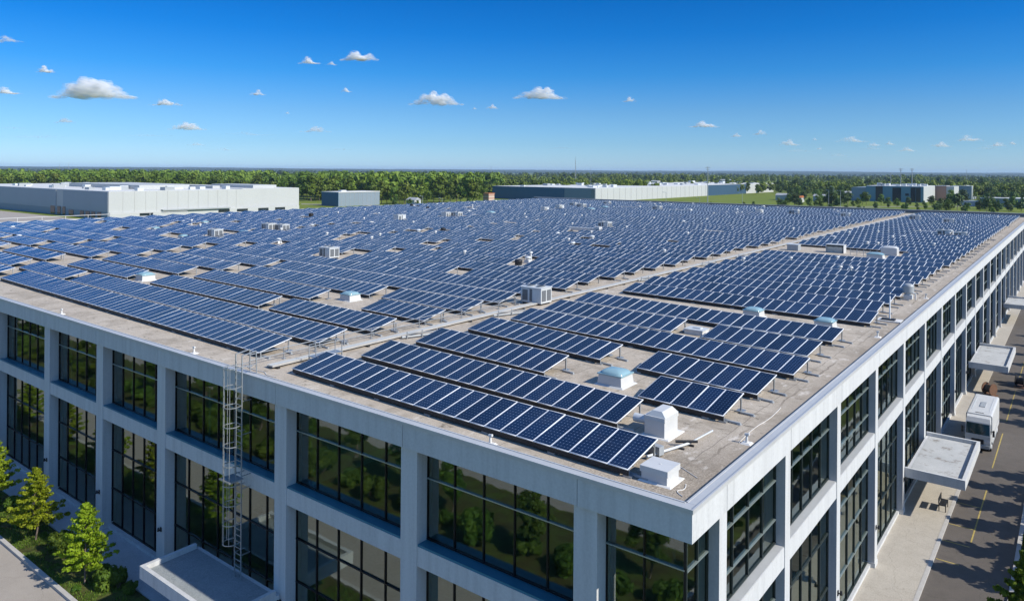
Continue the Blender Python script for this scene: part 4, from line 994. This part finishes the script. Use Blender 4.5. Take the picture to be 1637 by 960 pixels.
for i, (x, d, s, dk) in enumerate(FT):
    X, Y = wpt(x, d); side = 'far right field' if x > 1000 else 'field behind the left roof edge'
    near_ = 'by the back roof edge' if d < 460 else ('by the modern office' if 1360 < x < 1500 else 'further back')
    plant_tree('t', X, Y, (dk_v if dk else fld_v)[i%3], i*1.1, s, f"{'dark' if dk else 'bright'} green {'bush' if s < .75 else 'tree'} on the {side}, {nth(i+1)} counted from picture centre outward" if False else f"{'dark' if dk else 'bright'} green {'bush' if s < .75 else 'tree'} on the {side}, {near_}", ('dark ' if dk else 'bright ')+('bushes' if s < .75 else 'trees')+' on the '+side+' '+near_, z=-.03, cat='bush' if s < .75 else 'tree', name='field_bush' if s < .75 else 'field_tree')

# ------------------------------------------------------------------ far buildings
def fmat(name, col, rough=.6, var=.06): return plain(name, col, rough, 0, var, .08, streak=(1,1,.3))
BM = {'joint':fmat('cladding_joint',(.38,.385,.38)),'navy':fmat('cladding_navy',(.028,.072,.125)),'white':fmat('cladding_white',(.45,.46,.45)),'grey':fmat('cladding_grey',(.30,.34,.37)),'blue':fmat('cladding_blue',(.045,.12,.20)),'slate':fmat('cladding_slate',(.20,.25,.29)),'teal':fmat('cladding_teal',(.13,.24,.30)),'brick':fmat('brick_pink',(.42,.22,.16)),'beige':fmat('cladding_beige',(.55,.45,.36)),'roof':fmat('flat_roof_white',(.60,.60,.58),.8),'roofg':fmat('flat_roof_grey',(.36,.37,.38),.8),'orange':fmat('roof_orange',(.5,.16,.05),.8)}
def vol(m, x0, y0, x1, y1, z1, z0=-.05): m.box(min(x0,x1), min(y0,y1), z0, max(x0,x1), max(y0,y1), z1)
def facade_strip(name, mat, parent, rects):
    """rects: (axis, plane, u0, u1, z0, z1)"""
    for ax, pl, u0, u1, z0, z1 in rects:
        m = MB()
        if ax == 'y': m.box(min(u0,u1), pl-.12, z0, max(u0,u1), pl+.3, z1)
        else: m.box(pl-.3, min(u0,u1), z0, pl+.12, max(u0,u1), z1)
        m.build(name, mat, parent)
def roof_clutter(parent, x0, y0, x1, y1, z, n, seed, big=1.0):
    q = random.Random(seed); m = MB(); d = MB()
    for k in range(n):
        x, y = q.uniform(x0,x1), q.uniform(y0,y1); w, l, h = q.uniform(1.5,4)*big, q.uniform(1.5,5)*big, q.uniform(.8,2.0)
        (m if q.random() < .68 else d).box(x, y, z, x+w, y+l, z+h)
    m.build('roof_units', M['unit'], parent); d.build('roof_vents', M['unit_grey'], parent)
# left white warehouse
b = empty('white_warehouse', (-325, 125, 0), 0, 'huge white flat-roofed warehouse with plant on its roof at far left', 'warehouse')
def P(m, name, mat): return m.build(name, mat, b, loc=(-b.location.x, -b.location.y, 0))
m = MB(); vol(m, -520, 125, -325, 190, 12.1); vol(m, -520, 190.01, -325.9, 224, 12.35); P(m, 'wall', BM['white'])
m = MB(); vol(m, -519.5, 125.5, -325.5, 189.8, 12.2, 12.103); vol(m, -519.5, 190.3, -326.4, 223.6, 12.42, 12.353); P(m, 'roof', BM['roof'])
m = MB(); m.box(-372,124.8,3.2,-325.4,124.997,11.95); m.box(-470,124.7,3.2,-380,124.997,11.9); P(m, 'cladding', BM['grey'])
m = MB(); m.box(-480,124.75,0,-325.4,124.995,3.15); P(m, 'base_cladding', BM['slate'])
for k, (u0, u1) in enumerate([(-386,-381),(-378,-374.5),(-372,-369),(-365,-360),(-353,-349),(-347,-343),(-341,-337.5),(-335,-331.5)]):
    m = MB(); m.box(u0,124.6,.3,u1,124.748,2.9+(1.2 if u0 < -368 else 0)); P(m, 'window', M['dark_glass'])
m = MB(); m.box(-325,125.3,0,-324.2,223,2.9); P(m, 'loading_apron', BM['white'])
m = MB()
for k in range(12): m.box(-324.998,131+k*5,2.95,-324.93,131.14+k*5,12.0)
P(m, 'wall_joint', BM['joint'])
m = MB(); m.box(-324.9,148,3.0,-323.0,182,3.5); P(m, 'dock_canopy', M['unit_grey'])
for y in (138,176,186,198,208): m = MB(); m.box(-324.198,y,.3,-324.1,y+6,2.4); P(m, 'dock_door', M['dark_glass'])
m = MB(); vol(m, -430, 150, -350, 175, 14.2, 12.21); vol(m, -420, 185, -345, 189, 13.6, 12.21); vol(m,-372,200,-332,214,14.0,12.43); P(m, 'rooftop_volume', BM['white'])
e_ = empty('tmp'); roof_clutter(b, 130-0, 0, 0, 0, 0, 0, 1); bpy.data.objects.remove(e_)
q2 = random.Random(4); m = MB(); d = MB()
for k in range(46):
    x, y = q2.uniform(-480,-330), q2.uniform(127,186); w, l, h = q2.uniform(1.5,5), q2.uniform(2,6), q2.uniform(.7,1.7); (m if q2.random() < .6 else d).box(x, y, 12.205, x+w, y+l, 12.205+h)
P(m, 'roof_units', M['unit']); P(d, 'roof_vents', M['unit_grey'])
# remove empty clutter meshes
for c in [c for c in b.children if c.type == 'MESH' and len(c.data.vertices) == 0]: bpy.data.objects.remove(c)
# small grey-blue hall
b = empty('small_hall', (-347, 268, 0), 0, 'small grey-blue hall with white roof edge on the field left of centre', 'hall')
m = MB(); vol(m, -363, 268, -347, 301, 8.3); P(m, 'wall', BM['slate'])
m = MB(); m.box(-363,267.8,0,-347,267.998,8.2); P(m, 'cladding', BM['blue'])
m = MB(); vol(m, -363.3, 267.7, -346.7, 301.2, 8.75, 8.303); P(m, 'roof', BM['roof'])
m = MB()
for k in range(9): m.box(-346.996, 270+k*3.4, 0, -346.9, 270.15+k*3.4, 8.2)
P(m, 'cladding_rib', M['unit_grey'])
m = MB(); m.box(-356,275,8.755,-353,279,9.6); P(m, 'roof_unit', M['unit'])
# blue and white hall in the middle
b = empty('blue_white_hall', (-269, 438, 0), 0, 'long low hall with dark blue front and white side beyond the roof centre', 'hall')
m = MB(); vol(m, -365, 438, -269, 640, 9.9); P(m, 'wall', BM['white'])
m = MB(); m.box(-365.2,437.7,0,-296,437.99,9.9); P(m, 'cladding', BM['blue'])
m = MB(); m.box(-295.9,437.72,0,-269.2,437.99,9.85); P(m, 'cladding', BM['slate'])
m = MB()
for k in range(22): m.box(-268.998,446+k*9,0,-268.9,446.3+k*9,9.8)
P(m, 'wall_joint', BM['joint'])
m = MB(); vol(m, -365, 640.1, -269.4, 741, 9.8); P(m, 'blue_section', BM['navy'])
m = MB(); vol(m, -365, 741.1, -269, 828, 9.9); P(m, 'white_section', BM['white'])
m = MB(); vol(m, -364.6, 438.3, -269.4, 827.5, 10.05, 9.905); P(m, 'roof', BM['roof'])
m = MB()
for k in range(11): m.box(-272.6+k*.32, 437.55, 0, -272.48+k*.32, 437.7, 9.6)
for k in range(6): m.box(-272.7, 437.5, 1+k*1.6, -269.1, 437.6, 1.12+k*1.6)
P(m, 'stair_frame', M['unit_grey'])
q2 = random.Random(9); m = MB(); d = MB()
for k in range(44):
    x, y = q2.uniform(-360,-275), q2.uniform(442,815); (m if q2.random() < .6 else d).box(x, y, 10.06, x+q2.uniform(2,5), y+q2.uniform(2,8), 10.06+q2.uniform(.8,2.0))
P(m, 'roof_units', M['unit']); P(d, 'roof_vents', M['unit_grey'])
# banded hut
b = empty('banded_hut', (-309, 365, 0), 0, 'small orange and cream banded hut left of the blue hall', 'hut')
m = MB(); m.box(-314,365,0,-309,371,6.6); P(m, 'wall', BM['beige'])
for z in (1.4,3.2,5.2): m = MB(); m.box(-314.05,364.9,z,-308.92,371,z+.8); P(m, 'band', BM['brick'])
m = MB(); m.box(-314.3,364.7,6.6,-308.7,371.3,7.0); P(m, 'roof', BM['orange'])
# modern office
b = empty('modern_office', (-86, 617, 0), 0, 'modern teal office block with dark glazing bands and rooftop plant at far right', 'office')
m = MB(); vol(m, -126.5, 617, -86, 672, 12.2); P(m, 'wall', BM['white'])
m = MB(); m.box(-126.6,616.7,0,-86.1,616.98,12.1); P(m, 'cladding', BM['teal'])
m = MB(); vol(m, -137.5, 617.5, -126.65, 660, 10.9); P(m, 'side_wing', BM['slate'])
m = MB(); vol(m, -126.3, 617.2, -86.2, 671.6, 12.4, 12.205); P(m, 'roof', BM['roof'])
for u0, u1, z0, z1 in [(-119.5,-114.5,.5,12),(-107.5,-101.5,.5,11.2),(-94.8,-91.5,.5,11.5),(-91.2,-88,.5,11.5),(-98.5,-96,5,6.8)]: m = MB(); m.box(u0,616.5,z0,u1,616.695,z1); P(m, 'window', M['dark_glass'])
q2 = random.Random(14); m = MB(); d = MB()
for k in range(26):
    x, y = q2.uniform(-124,-90), q2.uniform(618,660); (m if q2.random() < .7 else d).box(x, y, 12.41, x+q2.uniform(1.5,4), y+q2.uniform(2,5), 12.41+q2.uniform(.8,2.2))
P(m, 'roof_units', M['unit']); P(d, 'roof_vents', M['unit_grey'])
X, Y = wpt(1494, 610)
b = empty('brick_block', (X, Y, 0), 0, 'pink brick block with a white side right of the modern office', 'building')
m = MB(); m.box(X,Y,0,X+8.5,Y+20,12.0); P(m, 'wall', BM['brick']); m = MB(); m.box(X+8.51,Y+.2,0,X+14,Y+30,11.8); P(m, 'side_wall', BM['white']); m = MB(); m.box(X-.2,Y-.2,12,X+8.7,Y+20,12.35); P(m, 'roof', BM['roofg'])
X, Y = wpt(1523, 640)
b = empty('grey_shed', (X, Y, 0), 0, 'plain grey shed behind the trees right of the brick block', 'shed')
m = MB(); m.box(X,Y,0,X+14,Y+40,11.6); P(m, 'wall', BM['slate']); m = MB(); m.box(X-.2,Y-.2,11.6,X+14.2,Y+40,11.9); P(m, 'roof', BM['roof']); m = MB(); m.box(X+14.002,Y+.2,0,X+14.2,Y+39.8,11.5); P(m, 'cladding', BM['grey'])
X, Y = wpt(1568, 505)
b = empty('low_flat_building', (X, Y, 0), 0, 'low wide flat-roofed grey building at the right picture edge', 'building')
m = MB(); m.box(X,Y,0,X+60,Y+22,5.6); P(m, 'wall', BM['slate']); m = MB(); m.box(X-.5,Y-.5,5.6,X+60.5,Y+22.5,6.1); P(m, 'roof', BM['roof']); m = MB(); m.box(X-12,Y+1,0,X-.01,Y+14,3.6); P(m, 'dark_annex', M['unit_grey'])
# scattered small far houses
FB = [(650,455,7,4,'white','small white house at the forest edge left of centre'),(1240,600,10,4,'white','low white shed right of the blue hall behind bushes'),(1262,560,9,3.5,'orange','low shed with orange roof on the far right field'),(1300,580,11,4,'grey','low grey shed on the far right field before a round tree'),(1345,640,14,5,'white','small white shed left of the modern office'),(1270,900,18,6,'white','distant white building in trees above the orange shed'),(1330,1000,22,6,'white','distant white building left of the office among trees'),(1030,1150,22,7,'white','distant white house in the woods above the blue hall'),(1150,1300,26,8,'white','distant pale building in woods right of the tall pole'),(960,1000,16,6,'white','distant pale roof in trees left of the lattice mast foot'),(1600,800,30,5,'white','row of distant pale roofs at right picture edge'),(380,1300,30,12,'white','distant white building above the forest at left')]
for x, d, w, h, mt, lab in FB:
    X, Y = wpt(x, d); b = empty('distant_house', (X, Y, 0), 0, lab, 'house')
    m = MB(); m.box(X,Y,0,X+w,Y+w*.8,h); P(m, 'wall', BM['white' if mt == 'orange' else mt]); m = MB()
    m.add([(X-.3,Y-.3,h),(X+w+.3,Y-.3,h),(X+w+.3,Y+w*.8+.3,h),(X-.3,Y+w*.8+.3,h),(X-.3,Y+w*.4,h+1.5),(X+w+.3,Y+w*.4,h+1.5)], [(0,1,5,4),(2,3,4,5),(1,2,5),(3,0,4),(0,3,2,1)]); P(m, 'roof', BM['orange' if mt == 'orange' else 'roofg'])
# masts and poles
def mast(x, d, h, w, lab, lattice=True):
    X, Y = wpt(x, d); o = empty('lattice_mast' if lattice else 'utility_pole', (X, Y, 0), .4, lab, 'mast' if lattice else 'pole'); m = MB()
    if lattice:
        for a in range(3):
            t = a*2.094; m.bar((w*math.cos(t),w*math.sin(t),0),(w*.25*math.cos(t),w*.25*math.sin(t),h),w*.22)
        for k in range(int(h/2)):
            z = k*2; s = w*(1-.75*z/h)
            for a in range(3):
                t, t2 = a*2.094, (a+1)*2.094; m.bar((s*math.cos(t),s*math.sin(t),z),(s*math.cos(t2),s*math.sin(t2),z+2),w*.12)
        m.build('frame', M['unit_grey'], o); m = MB(); m.bar((0,0,h-.2),(0,0,h+4),w*.2); m.build('antenna', M['unit_grey'], o)
    else:
        m.cyl((0,0,0),(0,0,h),w,w*.6,8); m.build('pole', M['unit_grey'], o); m = MB(); m.bar((-1.6,0,h-.8),(1.6,0,h-.8),w*.9); m.bar((-1.1,0,h-2),(1.1,0,h-2),w*.9); m.build('crossarm', M['unit_grey'], o)
mast(920, 900, 36, .9, 'tall thin lattice mast on the skyline above the blue hall')
mast(944.5, 760, 24, .5, 'shorter thin mast right of the tallest skyline mast')
mast(785, 1600, 32, .9, 'faint lattice mast on the skyline left of the tallest mast')
mast(1131.5, 470, 26, .3, 'tall utility pole standing at the end of the white hall', False)
mast(1440, 680, 27, .45, 'tall pole with crossarm behind the modern office roof, left one', False)
mast(1458, 680, 27, .45, 'tall pole behind the modern office roof, right one', False)
mast(1424, 700, 23, .3, 'thin short pole behind the modern office, leftmost', False)
mast(1545, 1500, 30, .8, 'faint mast on the skyline above the grey shed')
mast(95, 1200, 26, .7, 'thin mast on the skyline above the far left forest, left one')
mast(110, 1250, 27, .7, 'thin mast on the skyline above the far left forest, right one')
def lamp(x, d, h, lab):
    X, Y = wpt(x, d); o = empty('street_lamp', (X, Y, 0), 0, lab, 'street lamp', 'street lamps beyond the roof'); m = MB(); m.cyl((0,0,0),(0,0,h),.14,.09,8); m.bar((0,0,h),(-1.6,0,h+.1),.14); m.build('pole', M['unit_grey'], o); m = MB(); m.box(-2.2,-.2,h,-1.5,.2,h+.22); m.build('lamp_head', M['unit'], o)
for x, d, h, lab in [(1065,440,10,'dark street lamp before the white hall side, left one'),(1119,440,7,'short lamp post before the white hall side'),(1187,440,10,'dark street lamp before the white hall, beside the blue section'),(1325,480,11,'street lamp on the far field left of the office'),(1333,500,13,'taller street lamp on the far field left of the office'),(1344,430,12,'street lamp on the far field nearest the back roof edge'),(676,380,9,'street lamp on the small field behind the left roof edge'),(707,380,8,'second street lamp on the small field behind the left roof edge')]: lamp(x, d, h, lab)
# lanes and yards beyond the roof
def band(name, pts, z, mat):
    m = MB(); m.add([(x, y, z) for x, y in pts], [tuple(range(len(pts)))]); tag(m.build(name, mat), kind='structure')
band('yard', [(-500,60),(-150,60),(-150,118),(-500,118)], .004, M['road'])
band('field_lane', [wpt(482,470), wpt(800,440), wpt(800,446), wpt(482,478)], .004, M['road'])
band('field_lane', [wpt(1200,470), wpt(1700,520), wpt(1700,526), wpt(1200,476)], .004, M['road'])
band('back_yard', [(-150,196),(14,196),(14,206),(-150,206)], .005, M['asphalt'])

# ------------------------------------------------------------------ clouds (far beyond and above the haze)
ct = NT('cloud_puffs'); ct.t.nodes.remove(ct.b)
df = ct.n('ShaderNodeBsdfDiffuse'); df.inputs[0].default_value = (.97,.97,.97,1)
tl = ct.n('ShaderNodeBsdfTranslucent'); tl.inputs[0].default_value = (.97,.97,.97,1)
a1 = ct.n('ShaderNodeMixShader'); a1.inputs[0].default_value = .5; ct.l(df.outputs[0], a1.inputs[1]); ct.l(tl.outputs[0], a1.inputs[2])
tp = ct.n('ShaderNodeBsdfTransparent'); a2 = ct.n('ShaderNodeMixShader')
at = ct.n('ShaderNodeAttribute', attribute_name='tint'); ct.l(at.outputs['Fac'], a2.inputs[0]); ct.l(tp.outputs[0], a2.inputs[1]); ct.l(a1.outputs[0], a2.inputs[2]); ct.l(a2.outputs[0], ct.out.inputs[0])
M['cloud'] = ct.m
import bmesh
bm = bmesh.new(); bmesh.ops.create_icosphere(bm, subdivisions=2, radius=1); IV = np.array([v.co[:] for v in bm.verts]); IF = np.array([[v.index for v in f.verts] for f in bm.faces]); bm.free()
CL = [(150,140,128,38),(12,144,40,13),(6,62,56,11),(72,110,28,13),(264,163,52,12),(103,192,34,9),(300,201,60,14),(315,230,32,5),(411,147,25,11),(493,96,32,13),(529,101,18,7),(573,87,58,21),(553,143,17,9),(504,206,48,11),(459,180,9,4),(697,157,82,24),(787,170,20,9),(758,173,10,4),(865,148,84,22),(1005,158,21,10),(1125,198,50,12),(1177,215,18,8),(1214,211,22,9),(1263,227,34,11),(1302,222,8,4),(1310,237,11,4),(1363,222,52,10),(1397,230,22,7),(1423,228,15,7),(1450,238,32,8),(1505,230,34,10),(1549,220,44,11),(1595,230,32,8),(1619,228,13,6)]
CL += [(400,213,95,6,.035),(62,218,120,5,.03),(235,216,115,5,.03),(20,204,60,4,.03),(545,238,50,4,.03),(1275,240,60,5,.04),(1340,247,40,5,.04),(1395,236,40,6,.04),(1580,236,60,5,.035),(900,236,60,4,.025),(360,238,40,5,.04)]
def cloud(i, x, y, w, h, al=None):
    d = 7000.; q = random.Random(i*7+1); sc_ = d/1176
    X, Y = wpt(x, d); Z = CAM[2]+(267+x*11/1637-y)*sc_; W, Hh = w*sc_/2, h*sc_
    faint = h <= 11 or w < 12
    n = int(min(340, 60+w*2.2)); Vs, Fs, As = [], [], []
    humps = [(q.uniform(-.75,.75), q.uniform(.4,1.0)) for _ in range(max(2, w//16))]+[(q.uniform(-.3,.15), 1.0)]
    for k in range(n):
        t = max(-1, min(1, q.gauss(0, .47))); env = max([hh*math.exp(-((t-c)/.28)**2) for c, hh in humps])*(1-abs(t)**2.2)
        zz = q.random()**.9*env*.82; r_ = Hh*q.uniform(.07,.19)*(1.0-.35*abs(t))*(.75+.5*(1-zz)) ; ox = t*W; oy = q.gauss(0,.20)*W*(1-abs(t)*.6); oz = -Hh*.42+zz*Hh
        nrm = IV/np.linalg.norm(IV,axis=1)[:,None]; dn = 1+.34*np.array([noise.noise(Vector(tuple(p*2.1+k))) for p in nrm])
        v = nrm*dn[:,None]*r_*np.array([1.45,1.3,.8 if zz > .1 else .5]); l3 = np.array([RT.x,RT.y,0])*ox+np.array([FW.x,FW.y,0])*oy+np.array([0,0,oz])
        Vs.append(v+l3); Fs.append(IF+k*len(IV)); As.append(np.full(len(IF), (al if al else (.10 if faint else .19))*(1-.7*abs(t))*(.35+.65*max(0,1-abs(oy)/(W*.42)))+(.004 if al else .012)))
    me = np_mesh('cloud', np.concatenate(Vs), np.concatenate(Fs), M['cloud'], attr=np.concatenate(As), smooth=True)
    o = link('cloud', me, None, (X, Y, Z)); side = 'left' if x < 546 else ('middle' if x < 1091 else 'right')
    return o, side
cc = {}
for i, c in enumerate(CL):
    o, side = cloud(i, *c); size = 'thin wispy' if len(c) > 4 else 'large puffy' if c[2] > 75 else ('small puffy' if c[2] > 25 else 'tiny faint'); cc[side] = cc.get(side, 0)+1
    tag(o, f"{size} white cloud in the {side} third of the sky, {'high up' if c[1] < 120 else ('low over the horizon' if c[1] > 195 else 'midway up')}", 'cloud', f"{size} clouds, {side}, {'high' if c[1] < 120 else ('low' if c[1] > 195 else 'mid')}")
special_c = {0:'largest white cumulus cloud, flat-based, in the left sky',15:'puffy white cloud at the middle of the sky with a trailing left end',18:'long double-humped white cloud right of the sky centre',11:'bright small cumulus high above the centre left'}
for i, o in enumerate([o for o in S.objects if o.name.startswith('cloud')]):
    pass

# ------------------------------------------------------------------ air
hz = MB(); hz.box(-12500,-12500,-1.0,12500,12500,62)
ht = NT('haze_air'); ht.t.nodes.remove(ht.b); pv = ht.n('ShaderNodeVolumePrincipled'); pv.inputs['Color'].default_value = (.55,.75,1,1); pv.inputs['Density'].default_value = 6.5e-5; pv.inputs['Anisotropy'].default_value = 0
ht.l(pv.outputs[0], ht.out.inputs['Volume'])
tag(hz.build('haze', ht.m), 'pale blue air haze over the plain', 'haze', kind='stuff')
print('OBJECTS', len(S.objects))
